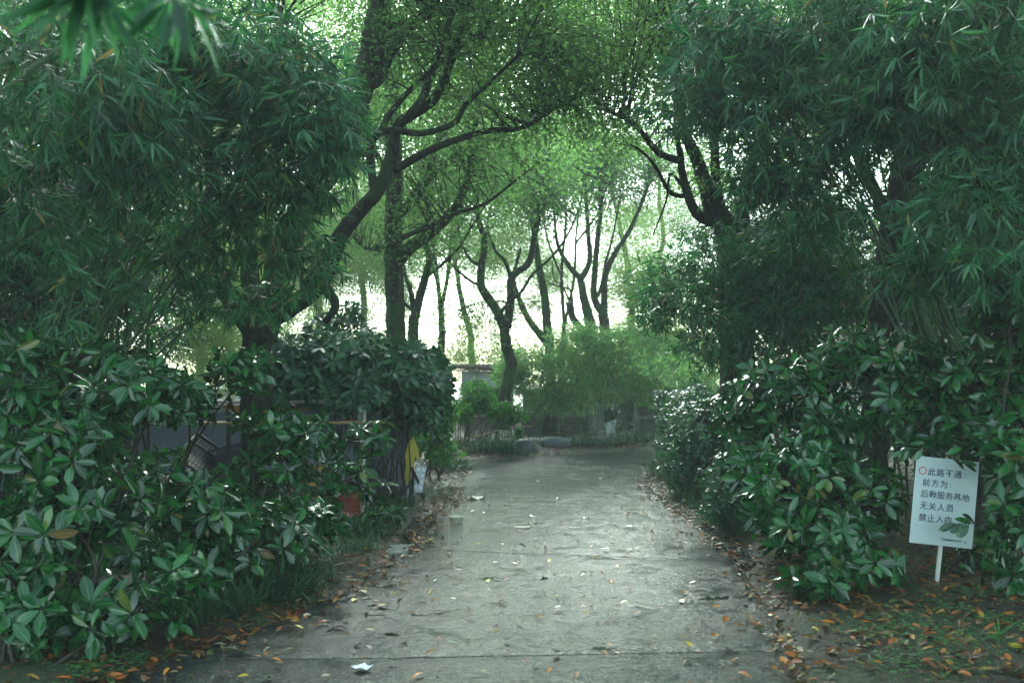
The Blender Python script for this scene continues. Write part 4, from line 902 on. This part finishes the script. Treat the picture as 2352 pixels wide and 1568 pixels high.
tw = thing('dead_twigs', 'tangle of dead red-brown twigs heaped in the orange crate', 'twigs', cl(776, 1125, 10.9))
for k in range(26):
    a = np.array([R.uniform(-.2, .15), R.uniform(-.12, .12), R.uniform(-.12, .02)]); b = a + np.array([R.uniform(-.18, .22), R.uniform(-.12, .12), R.uniform(-.03, .12)]); bar('twig', a, b, .0035, 'crate_orange' if k % 3 else 'culm_dry', tw, 4)

kite = thing('yellow_board', 'torn yellow plastic board with a pointed top propped among thin stems by the verge', 'board', cl(945, 1100, 11.9))
pts = [(-.10, 0), (-.085, .28), (-.03, .50), (-.005, .57), (.03, .47), (.075, .36), (.09, .26), (.06, .22), (.045, .30), (.02, .16), (-.02, .02), (-.06, -.06)]
V = [(x, 0, z) for x, z in pts] + [(x, .012, z) for x, z in pts]; n = len(pts)
o = link('panel', mesh('panel', V, [list(range(n))[::-1], [k + n for k in range(n)]] + [(k, (k + 1) % n, (k + 1) % n + n, k + n) for k in range(n)], M['yellow']), kite); o.rotation_euler = (.12, 0, .25)
for k, (s, lab, px, py) in enumerate(((1.0, 'upright white plastic tray with round dimples behind the leaning stick', 958, 1128), (.8, 'second white dimpled tray lying lower, half hidden at the foot of the stems', 930, 1150))):
    tray = thing('dimpled_tray', lab, 'tray', cl(px, py, 12.0 + k * .1), 'white dimpled trays'); tray.rotation_euler = (-.15, .18 + k * .5, .2)
    mb = MB(); mb.box((0, 0, .15), (.13, .012, .32)); o = link('panel', mb.mesh('panel', M['foam']), tray); md = o.modifiers.new('b', 'BEVEL'); md.width = .005
    for a_ in range(4):
        for b_ in range(2):
            Pp = np.array([(-.03 + b_ * .06, -.006, .045 + a_ * .072), (-.03 + b_ * .06, -.014, .045 + a_ * .072)]); V, Fc = tube(Pp, [.022, .012], 10); link('dimple', mesh('dimple', V, Fc, M['sheet'], smooth=False), tray)
mb = MB(); a = np.array(cl(947, 1075, 11.6)); b = np.array([*gp(974, 1150)[:2], .02]); mb.tube(smooth_path([a, (a + b) / 2 + [.01, 0, 0], b]) - b, .017, 7)
tag(link('leaning_stick', mb.mesh('leaning_stick', M['twig'], True), None, tuple(b)), 'dark stick leaning against the stems beside the white tray', 'stick')
ORD = 'first second third fourth fifth sixth seventh eighth ninth tenth eleventh twelfth thirteenth fourteenth fifteenth sixteenth'.split()
GS = 'thin bare stems standing at the left verge'
for k in range(16):
    px = 872 + k * 5.2 + R.uniform(-2, 2); Y = R.uniform(11.6, 12.3); y0 = 1150 + R.uniform(-12, 6); b = np.array([xat(px, Y), Y, gz(xat(px, Y), Y) - .03]); top = at(px + R.uniform(-8, 14), R.uniform(900, 960), Y)
    mb = MB(); Pp = smooth_path([b, b * .6 + top * .4 + [R.uniform(-.04, .04), 0, 0], top], 5, .004); mb.tube(Pp - b, np.linspace(.012, .007, len(Pp)), 5)
    tag(link('bare_stem', mb.mesh('bare_stem', M['stem'], True), None, tuple(b)), '%s thin bare stem from the left in the row beside the yellow board' % ORD[k], 'stem', GS)

# ------------------------------------------------------------------ far end: stick fence, wall, shed, boulders
sf = thing('stick_fence', 'fence of thin upright sticks tied to bamboo rails, behind the boulders', 'fence', (0, 0, 0))
f0, f1 = np.array([xat(1040, 21.5), 21.5]), np.array([xat(1225, 25.5), 25.5])
def fpt(t, z, off=0): p = f0 * (1 - t) + f1 * t; return np.array([p[0], p[1] + off, z])
sm = [(MB(), 'stick'), (MB(), 'stick_dark')]
stick_me = []
for k in range(6):
    mb = MB(); mb.tube(smooth_path([(0, 0, 0), (R.uniform(-.03, .03), 0, .35), (R.uniform(-.05, .05), 0, .78)], 3), np.linspace(.008, .005, 7), 5); stick_me.append(mb.mesh('stick', M['stick' if k % 3 else 'stick_dark'], True))
for k in range(150):
    t = (k + R.uniform(-.4, .4)) / 150; p = fpt(t, gz(*fpt(t, 0)[:2]) - .03, R.uniform(-.03, .03)); o = link('stick', stick_me[k % 6], sf, tuple(p)); o.rotation_euler = (R.uniform(-.06, .06), R.uniform(-.10, .16), R.uniform(0, 6)); o.scale = (1, 1, R.uniform(.85, 1.15))
P = [fpt(0, .22, -.05), fpt(.3, .27, -.05), fpt(.6, .36, -.05), fpt(1, .36, -.05)]
mb = MB(); mb.tube(smooth_path(P, 6, .004), .02, 7); link('rail', mb.mesh('rail', M['culm_dry'], True), sf)
mb = MB(); mb.tube(smooth_path([fpt(0, .70, -.05), fpt(.5, .72, -.05), fpt(1, .73, -.05)], 6, .004), .018, 7); link('rail', mb.mesh('rail', M['pole_pale'], True), sf)
for t in (.17, .5, .83): bar('post', fpt(t, -.05, -.03), fpt(t, .84, -.03), .025, 'stick_dark', sf)
# stone-faced precast wall
def ledge_wall(label, px0, px1, Y, ztop, name='stone_panel_wall'):
    root = thing(name, label, 'wall', (xat(px0, Y), Y, 0)); x1 = xat(px1, Y) - xat(px0, Y); npan = max(1, round(x1 / .95)); pw = x1 / npan
    for k in range(npan + 1): boxo('post', (k * pw, -.01, ztop / 2 + .02), (.10, .14, ztop + .08), 'concrete', root, bev=.008)
    for k in range(npan):
        cx = (k + .5) * pw; boxo('backing', (cx, .05, ztop / 2), (pw - .1, .05, ztop), 'concrete', root)
        for z in (.06, ztop * .5, ztop - .04): boxo('band', (cx, -.005, z), (pw - .105, .09, .07), 'concrete', root)
    bms = []
    for k in range(8):
        mb = MB(); w, h, d = R.uniform(.16, .34), R.uniform(.045, .07), R.uniform(.03, .06)
        mb.box((0, 0, 0), (w, d, h)); me = mb.mesh('brick', M['brick' if k % 2 else 'brick2'])
        for v in me.vertices: v.co += Vector((R.uniform(-.01, .01), R.uniform(-.008, .008), R.uniform(-.006, .006)))
        bms.append((me, w, h))
    cnt = 0
    for k in range(npan):
        for zlo, zhi in ((.10, ztop * .5 - .04), (ztop * .5 + .04, ztop - .08)):
            z = zlo + .03
            while z < zhi - .02:
                x = k * pw + .06
                while x < (k + 1) * pw - .08:
                    me, w, h = R.choice(bms); w2 = min(w, (k + 1) * pw - .055 - x)
                    if w2 < .05: break
                    if cnt < 300:
                        o = link('brick', me, root, (x + w2 / 2, .012 + R.uniform(-.008, .008), z)); o.scale = (w2 / w * .96, 1, .062 / h * .88); cnt += 1
                    x += w2
                z += .066
    return root
ledge_wall('precast wall faced with rough ledge stones behind the pale bamboo', 1205, 1356, 26, 1.30)
ledge_wall('further run of dark stone-faced wall right of the opening, behind thin culms', 1462, 1580, 26.2, 1.1)
gt = thing('concrete_pier', 'grey concrete pier in the opening right of the stone wall', 'pier', (xat(1375, 26.4), 26.4, 0)); boxo('pier', (0, 0, .42), (.28, .25, .86), 'concrete', gt, bev=.01); boxo('cap', (0, 0, .87), (.34, .31, .05), 'concrete', gt)
pn = thing('leaning_sheet', 'white sheet leaning behind thin culms in the wall opening', 'sheet', (xat(1402, 26.3), 26.3, 0))
V = [(-.15, 0, .0), (.10, 0, .0), (.16, 0, .50), (-.16, 0, .40), (-.15, .01, .0), (.10, .01, .0), (.16, .01, .50), (-.16, .01, .40)]
link('sheet', mesh('sheet', V, [(3, 2, 1, 0), (4, 5, 6, 7), (0, 1, 5, 4), (1, 2, 6, 5), (2, 3, 7, 6), (3, 0, 4, 7)], M['sheet']), pn)
wp = thing('stacked_slats', 'untidy stack of pale-edged slats in front of the concrete pier', 'slat pile', (xat(1374, 25.6), 25.6, .03))
for k in range(16): o = boxo('slat', (R.uniform(-.12, .12), R.uniform(-.1, .1), .012 + (k // 2) * .026), (R.uniform(.22, .42), .05, .014), 'slate' if k % 3 else 'stick_dark', wp, (R.uniform(-.03, .03), R.uniform(-.08, .08), R.uniform(-.3, .3)))
# white shed with bamboo poles on top
sh = thing('white_shed', 'small white-walled shed across the yard with a dark base, roofed with loose bamboo poles', 'shed', (xat(1120, 30), 30, 0))
boxo('wall', (0, .5, zat(852, 30) / 2), (xat(1180, 30) - xat(1060, 30), .8, zat(852, 30)), 'white', sh)
boxo('plinth', (0, .09, .33), (xat(1182, 30) - xat(1058, 30), .06, .66), 'stick', sh)
boxo('eave', (0, .4, zat(851, 30) + .02), (xat(1190, 30) - xat(1040, 30), 1.1, .035), 'stick', sh)
for k in range(7): bar('roof_pole', (-1.15 + R.uniform(-.15, .1), R.uniform(-.15, .5), zat(846 - k * 1.2, 30) + .02), (.8 + R.uniform(-.2, .2), R.uniform(-.15, .5), zat(849 - k * 1.3, 30) + .02), .028, 'pole_pale' if k % 2 else 'stick', sh, 7, 1, .006)
bar('gable_edge', (xat(1172, 29.4) - xat(1120, 30), -.6, zat(928, 29.4)), (xat(1187, 29.4) - xat(1120, 30), -.6, zat(860, 29.4)), .02, 'stick_dark', sh)

def boulder(name, label, px0, px1, pyb, pyt, seed, gr, cut=False):
    c = gp((px0 + px1) / 2, pyb - 4); Y = c[1]; rx = (px1 - px0) / 2 * Y / F; h = (pyb - pyt) * Y / F
    root = thing(name, label, 'boulder', (c[0], c[1] + rx * .55, 0), gr); nu, nv = 40, 24; V = []
    for i in range(nv + 1):
        th = math.pi * i / nv
        for j in range(nu):
            ph = 2 * math.pi * j / nu; d = np.array([math.sin(th) * math.cos(ph), math.sin(th) * math.sin(ph), math.cos(th)]); e = np.sign(d) * np.abs(d) ** .78
            V.append(e)
    V = np.array(V); k = 1 + .09 * vnoise(np.column_stack([V[:, 0] * 2 + V[:, 2], V[:, 1] * 2 - V[:, 2]]), 1.4, seed) + .03 * vnoise(np.column_stack([V[:, 0] * 5 + V[:, 2] * 3, V[:, 1] * 5]), 1.7, seed + 1)
    V = V * k[:, None] * np.array([rx, rx * .62, h * .62]); V[:, 2] += h * .42
    if cut: V[:, 2] -= np.clip((V[:, 0] / rx - .15), 0, 1) * h * .28
    else: V[:, 2] -= np.exp(-((V[:, 0] / rx - .42) / .07) ** 2) * h * .05 * (V[:, 2] > .3 * h); V[:, 1] += 0
    Fq = [(i * nu + j, (i + 1) * nu + j, (i + 1) * nu + (j + 1) % nu, i * nu + (j + 1) % nu) for i in range(nv) for j in range(nu)]
    link('stone', mesh('stone', V, Fq, M['stone'], smooth=True), root); return root
GB = 'boulders at the far edge of the road'
boulder('boulder', 'dark wet boulder with a sloping right shoulder, the left of the two big ones', 1178, 1240, 1047, 1015, 3, GB, True)
boulder('boulder', 'larger rounded grey boulder with a vertical seam near its right end', 1240, 1313, 1040, 1009, 9, GB)
boulder('boulder', 'small upright grey stone in the grass under the stick fence', 1098, 1111, 1030, 1016, 5, GB)

# ------------------------------------------------------------------ grass clumps
def tuft(label, pts, n, length, mat='grass', group='lilyturf clumps along the road edge', spread=.12, w=.5, name='lilyturf', cat='grass clump', stuff=True):
    """pts: centres (x,y) of fountains of blades"""
    P = np.repeat(np.asarray(pts, float), n, 0); m = len(P); P = P + rng.normal(0, spread, (m, 2)); z = np.maximum(ground_z(P), 0)
    ok = ~inside(P, roadpoly) | (dist_poly(P, roadpoly) < .07); P, z = P[ok], z[ok]; m = len(P)
    az = rng.uniform(0, 2 * math.pi, m); lean = rng.uniform(.15, .95, m); D = np.stack([np.cos(az) * lean, np.sin(az) * lean, np.sqrt(1 - lean ** 2) + .1], 1); D[:, 1] -= .15
    Ls = [np.column_stack([P, z - .01]), unit(D), unit(np.array([0, 0, 1.]) + .3 * rng.normal(size=(m, 3))), length * rng.uniform(.6, 1.2, m), np.full(m, w)]
    tp = [strip_tpl(.09, .45), strip_tpl(.09, .9), strip_tpl(.08, .2)]
    o = mass(name, Ls, tp, M[mat], None); tag(o, label, cat, group); return o
def row(v0, v1, n, j=.05):
    a, b = gp(*v0)[:2], gp(*v1)[:2]; t = np.linspace(0, 1, n)[:, None]; return a * (1 - t) + b * t + rng.normal(0, j, (n, 2))
tuft('thick clump of lilyturf hanging over the left road edge below the laurels', np.vstack([row((470, 1440), (690, 1365), 26, .10), row((480, 1400), (720, 1340), 26, .10)]), 46, .24, spread=.05)
tuft('thin strands of lilyturf at the lower left behind the dead leaves', row((140, 1500), (330, 1470), 10, .10), 34, .22, spread=.06)
tuft('dim lilyturf patch beside the drain cover', row((770, 1310), (880, 1225), 20, .10), 30, .18, spread=.06)
tuft('rough grass below the leaning stick at the left verge', row((880, 1190), (980, 1130), 18, .10), 30, .20, spread=.08)
tuft('round clump of lilyturf at the left corner of the bend', row((1005, 1085), (1055, 1075), 16, .14), 70, .24, spread=.09)
tuft('long lilyturf bank in front of the left boulder', np.vstack([row((1075, 1050), (1185, 1046), 30, .10), row((1085, 1040), (1180, 1036), 26, .12)]), 50, .26, spread=.10)
tuft('lilyturf strip along the far edge of the road right of the boulders', np.vstack([row((1315, 1033), (1560, 1022), 50, .12), row((1320, 1026), (1560, 1016), 40, .12)]), 34, .24, spread=.10)
tuft('round clump of lilyturf at the right inner corner of the bend', row((1533, 1075), (1560, 1105), 18, .10), 70, .26, spread=.09)
tuft('dim lilyturf under the right hedge along the kerb', np.vstack([row((1565, 1120), (1700, 1225), 40, .08), row((1590, 1120), (1730, 1225), 30, .08)]), 34, .20, spread=.07)
tuft('small bright grass plant growing on the bare soil at the lower right', [gp(2290, 1508)[:2]], 26, .13, 'clover', None, .012, .6, name='grass_plant')
tuft('sparse grass and moss shoots on the soil at the lower right', np.vstack([row((2000, 1540), (2352, 1560), 24, .22), row((2020, 1470), (2352, 1480), 24, .2)]), 20, .05, 'grass', None, .10, .5, name='soil_grass')

# clover and litter
road_d = lambda P: np.where(inside(P, roadpoly), -1, 1) * dist_poly(P, roadpoly)
def clover(label, vp, n, sp):
    P = np.concatenate([rng.normal(0, 1, (n, 2)) * np.array([sp, sp * 1.2]) + gp(x, y)[:2] for x, y in vp]); P = P[road_d(P) > -.05]; m = len(P); z = ground_z(P) + rng.uniform(.015, .045, m)
    PP, DD, NN = [], [], []
    for k in range(3):
        a = rng.uniform(0, .5, m) + k * 2.094; PP.append(np.column_stack([P, z])); DD.append(np.column_stack([np.cos(a), np.sin(a), np.full(m, .15)])); NN.append(np.tile([0, 0, 1.], (m, 1)))
    Ls = [np.concatenate(PP), unit(np.concatenate(DD)), np.concatenate(NN), rng.uniform(.010, .019, 3 * m), np.full(3 * m, 1.9)]
    o = mass('clover_patch', Ls, T_DIA, M['clover'], None); tag(o, label, 'clover', 'patches of clover')
clover('trailing line of bright clover along the lower left road edge', [(300, 1530), (250, 1555), (380, 1520), (330, 1545), (180, 1565), (430, 1500), (220, 1540)], 60, .055)
clover('clover scattered over the soil below the sign', [(2230, 1400), (2300, 1390), (2340, 1420), (2160, 1420), (2200, 1440), (2340, 1370)], 55, .085)
clover('clover and low weeds spread over the soil between the road edge and the sign', [(2000, 1440), (2110, 1470), (2190, 1500), (2300, 1540), (2060, 1520), (2340, 1480), (2150, 1550)], 55, .13)
clover('clover sprigs on the mossy soil near the lower right road edge', [(2020, 1545), (2060, 1480), (2100, 1560), (2260, 1470), (1990, 1480)], 32, .07)
# leaf litter (uncountable)
def litter(label, Pn, size=.07, lift=.012):
    Pn = Pn[:, :2]; m = len(Pn); rd = road_d(Pn); ap = inside(Pn, apron) | inside(Pn, apronL); z = np.where((rd < 0) | ap, .012, ground_z(Pn) + .016) + rng.uniform(.002, lift, m)
    az = rng.uniform(0, 6.28, m); D = np.column_stack([np.cos(az), np.sin(az), rng.normal(0, .16, m)]); N = unit(np.array([0, 0, 1.]) + .28 * rng.normal(size=(m, 3)))
    o = mass('leaf_litter', [np.column_stack([Pn, z]), unit(D), N, size * rng.uniform(.5, 1.25, m), rng.uniform(.7, 1.1, m)], [leaf_tpl((.3, .7), .5, .2, .25, shape=ellp), leaf_tpl((.3, .7), .42, .5, -.15, shape=ellp)], M['litter'], None); tag(o, label, 'leaf litter')
c = np.column_stack([rng.uniform(-7, 7, 36000), rng.uniform(4, 23, 36000)]); d_ = road_d(c)
edge = (d_ > -.05) & (rng.random(len(c)) < np.where(d_ < .9, .95, .45)); left = c[:, 0] < xl(c[:, 1]) * .5 + xr(c[:, 1]) * .5
litter('thick wet brown leaf litter under the left shrubs and along the verge', c[edge & left])
litter('brown and orange leaf litter on the soil right of the road', np.vstack([c[edge & ~left], np.column_stack([rng.uniform(2.0, 4.6, 1700), rng.uniform(4.6, 8.5, 1700)])]), .075)
c = np.column_stack([rng.uniform(-4, 5, 16000), rng.uniform(4.4, 21, 16000)]); d_ = road_d(c)
k = (d_ < 0) & (rng.random(len(c)) < np.clip(.045 + .55 * np.exp(d_ / .22), 0, 1) * .55); litter('small scattered dead leaves and fragments lying on the wet road', c[k], .04, .006)
def edge_pts(fn, n, a, b, w):
    y = 4.3 + (b - 4.3) * rng.random(n) ** 1.3 + a; return np.column_stack([fn(y) + rng.normal(0, w, n), y])
litter('rim of orange and brown wet leaves drifted against the left road edge', edge_pts(xl, 700, 0, 14, .10), .08)
litter('rim of brown and yellow wet leaves drifted against the right road edge', edge_pts(xr, 330, 0, 15, .07), .075)
# individually placed fallen leaves
FL = [('orange', 1, [(1195, 1434), (1387, 1502), (960, 1553), (949, 1409), (1048, 1342), (1232, 1240), (929, 1355), (934, 1338), (635, 1518), (612, 1504), (1667, 1428), (1699, 1442), (1707, 1551), (1009, 1216), (1500, 1232), (1440, 1178), (1572, 1248), (1014, 1302), (780, 1442), (340, 1560), (1316, 1092), (1085, 1142), (1990, 1459), (1901, 1452)]),
      ('yellow', 1, [(1120, 1337), (987, 1364), (877, 1396), (814, 1380), (906, 1366), (920, 1338), (1100, 1253), (1086, 1175), (1566, 1382), (1865, 1483), (1872, 1465), (1583, 1486), (630, 1385), (740, 1380), (815, 1377), (558, 1560), (1365, 1281), (1921, 1382), (1898, 1400), (2333, 1537), (1475, 1148), (1235, 1108), (1600, 1158), (1480, 1182)]),
      ('tan', 1, [(1147, 1365), (996, 1382), (990, 1500), (850, 1452), (1441, 1180), (1838, 1513), (1800, 1458), (2215, 1512), (2086, 1443), (2045, 1445), (640, 1530), (705, 1416), (1278, 1374), (1137, 1296), (1325, 1553), (1080, 1420), (930, 1470), (1405, 1245)]),
      ('red', 1, [(1152, 1251), (1152, 1383), (827, 1336), (812, 1348), (794, 1460), (1498, 1220), (1298, 1106), (1080, 1087), (865, 1385)]),
      ('brown', 1, [(1053, 1312), (1200, 1254), (1279, 1504), (2268, 1489), (1993, 1558), (55, 1555), (1282, 1405), (1147, 1205), (1060, 1230), (1415, 1130), (1610, 1505), (1030, 1270)]),
      ('green', 1, [(1221, 1186), (1040, 1479), (822, 1484), (1365, 1403), (1948, 1494), (422, 1472), (310, 1496), (530, 1493), (1295, 1229), (1390, 1265), (1500, 1238), (1635, 1390)]),
      ('pale', 1, [(1577, 1519), (1576, 1518), (614, 1560), (748, 1556), (1897, 1544), (505, 1483), (1670, 1485), (1110, 1548), (1590, 1340), (1040, 1380), (860, 1420)]),
      ('dark', 1, [(1055, 1245), (1180, 1260), (1016, 1236), (990, 1250), (1280, 1145), (1345, 1190), (1160, 1128), (1410, 1205), (1380, 1100)])]
_flm = {}
COLN = {'orange': 'orange', 'yellow': 'yellow', 'tan': 'tan', 'red': 'red', 'brown': 'brown', 'green': 'green', 'pale': 'cream', 'dark': 'blackened'}
FLO = []
def zone(px, py, x, y):
    onroad = inside(np.array([[x, y]]), roadpoly)[0]
    depth = 'at photo bottom' if py > 1500 else 'before drain cover' if py > 1300 else 'by drain cover' if py > 1210 else 'by white tub' if py > 1140 else 'near the bend'
    w = xl(y), xr(y); t = (x - w[0]) / (w[1] - w[0]); side = 'left edge' if t < .2 else 'left half' if t < .42 else 'middle' if t < .6 else 'right half' if t < .82 else 'right edge'
    return ('on road %s %s' % (side, depth)) if onroad else ('on soil %s of road %s' % ('left' if t < .5 else 'right', depth))
def fallen(cn, px, py, s=None):
    p = gp(px, py); x, y = p[0], p[1]; on = inside(np.array([[x, y]]), roadpoly)[0]; z = (.016 if on else gz(x, y) + .02); k = (cn, R.randrange(3))
    if k not in _flm:
        tv, tt, ta = leaf_tpl((.18, .36, .56, .76, .9), (.52, .60, .40)[k[1]], (.18, .35, .5)[k[1]], (.12, -.14, .3)[k[1]], shape=(obov, ellp, ellp)[k[1]]); _flm[k] = mesh('fallen_leaf', tv - [0, .5, 0], tt, M['fl_' + cn], np.full(len(tv), .3 + .2 * k[1]), ta)
    o = link('fallen_leaf', _flm[k], None, (x, y, z)); s = s or R.uniform(.055, .085); o.scale = (s, s, s); o.rotation_euler = (R.uniform(-.25, .25), R.uniform(-.3, .3), R.uniform(0, 6.28))
    FLO.append((o, x, y, ('broad', 'plump', 'narrow')[k[1]], COLN[cn], zone(px, py, x, y)))
for cn, s, L_ in FL:
    for px, py in L_: fallen(cn, px, py)
cns = ['orange'] * 6 + ['yellow'] * 5 + ['tan'] * 4 + ['brown'] * 4 + ['green'] * 2 + ['pale'] * 3 + ['red', 'dark', 'dark']
for k in range(190):
    py = 1130 + 440 * R.random() ** .75; y = gp(0, py)[1]; lft = R.random()
    if lft < .25: x = xl(y) + abs(R.gauss(0, .35))
    elif lft < .5: x = xr(y) + R.gauss(0, .35)
    else: x = R.uniform(xl(y), xr(y))
    q = project([[x, y, 0]])[0]
    if -10 < q[0] < VW + 10: fallen(R.choice(cns), q[0], q[1], R.uniform(.04, .07))

for o, x, y, shp, cn, zn in FLO:
    q = sorted(FLO, key=lambda f: (f[1] - x) ** 2 + (f[2] - y) ** 2)[1]; dx, dy = q[1] - x, q[2] - y
    rel = ('left of' if dx > 0 else 'right of') if abs(dx) > abs(dy) else ('before' if dy > 0 else 'behind')
    tag(o, '%s %s leaf %s, %s a %s one' % (shp, cn, zn, rel, q[4]), 'leaf', 'fallen leaves lying singly on road and soil')

_seen = {}
for f in FLO: _seen.setdefault(f[0]['label'], []).append(f[0])
for lab, os_ in _seen.items():
    if len(os_) > 1:
        os_.sort(key=lambda o: o.scale[0])
        for k, o in enumerate(os_): o['label'] = ('smaller ', 'larger ', 'largest ')[min(k, 2)] + lab
for f in FLO:
    w_ = f[0]['label'].split(); 
    if len(w_) > 16: f[0]['label'] = ' '.join(w_[:-5]).rstrip(',') + ' beside ' + w_[-2] + ' one'

# ------------------------------------------------------------------ litter on the road: tub, paper, film
tb = gp(1049, 1199); tub = thing('plastic_tub', 'pale round plastic tub standing at the left side of the road', 'tub', (tb[0], tb[1], .006))
prof = [(.0, .0), (.052, .0), (.060, .004), (.070, .048), (.079, .052), (.080, .058), (.074, .058), (.066, .050), (.056, .010), (0, .008)]; V = []; nn = 28
for r, z in prof:
    for k in range(nn): a = 2 * math.pi * k / nn; V.append((r * 1.05 * math.cos(a), r * math.sin(a), z))
link('bowl', mesh('bowl', V, [(i * nn + k, i * nn + (k + 1) % nn, (i + 1) * nn + (k + 1) % nn, (i + 1) * nn + k) for i in range(len(prof) - 1) for k in range(nn)], M['bowl'], smooth=True), tub)
def sheet(name, label, cat, px, py, w, h, rot, mat, amp=.008):
    p = gp(px, py); N_ = 9; V = []; 
    for i in range(N_):
        for j in range(N_):
            u, v = i / (N_ - 1) - .5, j / (N_ - 1) - .5; V.append((u * w, v * h, .012 + amp * math.sin(u * 7 + v * 3) * .5 + amp * abs(u * v) * 6))
    o = link(name, mesh(name, V, [(i * N_ + j, (i + 1) * N_ + j, (i + 1) * N_ + j + 1, i * N_ + j + 1) for i in range(N_ - 1) for j in range(N_ - 1)], M[mat], smooth=True), None, (p[0], p[1], 0)); o.rotation_euler = (0, 0, rot); tag(o, label, cat)
sheet('paper_scrap', 'small white sheet of paper lying on the wet road near the bottom edge', 'paper', 832, 1537, .085, .085, .75, 'paper')
sheet('paper_scrap', 'thin pale film stuck flat on the road beyond the tub', 'film', 1200, 1212, .16, .08, .1, 'bowl', .003)
sheet('paper_scrap', 'crumpled clear plastic at the left of the bright stretch of road', 'film', 1095, 1146, .2, .15, .3, 'bowl', .02)

# ------------------------------------------------------------------ the sign
YS = 7.0; px2m = YS / F
tl = at(2106, 1046, YS); u6 = math.radians(6.0)
sg = thing('notice_sign', 'white rectangular notice board on a thin post, tilted clockwise, with dark Chinese lettering', 'sign', (gp(2142, 1366)[0], YS, gz(gp(2142, 1366)[0], YS)))
so = np.array(sg.location)
fr = link('board', None, sg); fr.location = tuple(tl - so); fr.rotation_euler = (0, u6, 0); fr['label'] = 'tilted white board with five lines of writing'
bw, bh = 144 * px2m, 198 * px2m
mb = MB(); mb.box((bw / 2, .004, -bh / 2), (bw, .008, bh)); bd = link('panel', mb.mesh('panel', M['board']), fr); md = bd.modifiers.new('b', 'BEVEL'); md.width = .0025; md.segments = 2
for cx_, cz_ in ((.012, -.012), (bw - .012, -.012)):
    V, Fc = tube(np.array([(cx_, .001, cz_), (cx_, -.003, cz_)]), [.004, .003], 8); link('nail', mesh('nail', V, Fc, M['post']), fr)
dg = bpy.context.evaluated_depsgraph_get()
def text(body, size, u, w, mat, name='lettering', th=.0006):
    c_ = bpy.data.curves.new('t', 'FONT'); c_.body = body; c_.size = size; c_.align_x = 'CENTER'; c_.align_y = 'CENTER'; c_.extrude = th; c_.resolution_u = 3; c_.offset = size * .012
    t = bpy.data.objects.new('t', c_); COL.objects.link(t); bpy.context.view_layer.update(); me = bpy.data.meshes.new_from_object(t.evaluated_get(bpy.context.evaluated_depsgraph_get()))
    bpy.data.objects.remove(t); me.name = name; me.materials.clear(); me.materials.append(M[mat])
    co = np.array([v.co for v in me.vertices]); cen = (co.max(0) + co.min(0)) / 2 if len(co) else np.zeros(3)
    o = link(name, me, fr, (u * px2m - cen[0] if False else u * px2m, -.0012, -w * px2m)); o.rotation_euler = (math.pi / 2, 0, 0)
    for v in me.vertices: v.co.x -= cen[0]; v.co.y -= cen[1]
def line(chars, u0, w, du, size=18.5, mat='ink'):
    for k, ch in enumerate(chars):
        if ch in '！：':
            s_ = .0045 if ch == '！' else .006
            mb = MB(); uu = (u0 + k * du - 4) * px2m; zz_ = -w * px2m
            if ch == '！': mb.box((uu, -.0012, zz_ + .004), (.0025, .001, .028)); mb.box((uu, -.0012, zz_ - .018), (.003, .001, .004))
            else: mb.box((uu, -.0012, zz_ + .004), (s_, .001, s_)); mb.box((uu, -.0012, zz_ - .014), (s_, .001, s_))
            link('lettering', mb.mesh('lettering', M[mat]), fr)
        else: text(ch, size * px2m, u0 + k * du, w, mat)
line('此路不通！', 37.1, 32.9, 20); line('前方为：', 26.8, 58.4, 20); line('后勤服务基地', 24.6, 84, 18.9); line('无关人员', 25.1, 111.2, 20); line('禁止入内', 24.9, 138, 19.6)
line('后勤服务总公司', 82, 183.2, 5.7, 5.6); line('宣', 127, 184.6, 6, 5.6)
def ring(u, w, r, th, mat):
    V = []; nn = 40
    for k in range(nn):
        a = 2 * math.pi * k / nn
        for rr, y in ((r, -.0008), (r - th, -.0008), (r, -.002), (r - th, -.002)): V.append((u * px2m + rr * px2m * math.cos(a), y, -w * px2m + rr * px2m * math.sin(a)))
    Fc = []
    for k in range(nn):
        a, b = 4 * k, 4 * ((k + 1) % nn); Fc += [(a + 2, a + 3, b + 3, b + 2), (a, a + 2, b + 2, b), (a + 3, a + 1, b + 1, b + 3)]
    link('red_circle', mesh('red_circle', V, Fc, M[mat]), fr)
ring(16.2, 32.3, 9.2, 2.2, 'ink_red'); ring(74.5, 182.2, 4, .8, 'ink')
pb = np.array([gp(2142, 1366)[0], YS + .02, gz(gp(2142, 1366)[0], YS) - .12]); pt = at(2180, 1060, YS + .02)
mb = MB(); dirp = unit(pt - pb); Mx = Vector(dirp).to_track_quat('Z', 'Y').to_matrix(); ln = np.linalg.norm(pt - pb); mb.box(tuple((pb + pt) / 2 - so), (.027, .016, ln), Matrix.Rotation(math.atan2(dirp[0], dirp[2]), 3, 'Y')); link('post', mb.mesh('post', M['post']), sg)

# ------------------------------------------------------------------ damp air
hm = bpy.data.materials.new('damp_air'); hm.use_nodes = True; n_ = hm.node_tree; n_.nodes.remove(n_.nodes['Principled BSDF'])
v_ = n_.nodes.new('ShaderNodeVolumePrincipled'); v_.inputs['Density'].default_value = .0024; v_.inputs['Color'].default_value = (.9, .96, .93, 1); n_.links.new(v_.outputs[0], n_.nodes['Material Output'].inputs['Volume'])
mb = MB(); mb.box((0, 0, 0), (170, 170, 32)); o = link('haze', mb.mesh('haze', hm), None, (0, 30, 14.9)); o['kind'] = 'stuff'

nt = sum(len(o.data.polygons) for o in S.objects if o.type == 'MESH'); print('OBJECTS', len(S.objects), 'POLYS', nt, 'UNIQUE', sum(len(m.polygons) for m in bpy.data.meshes))
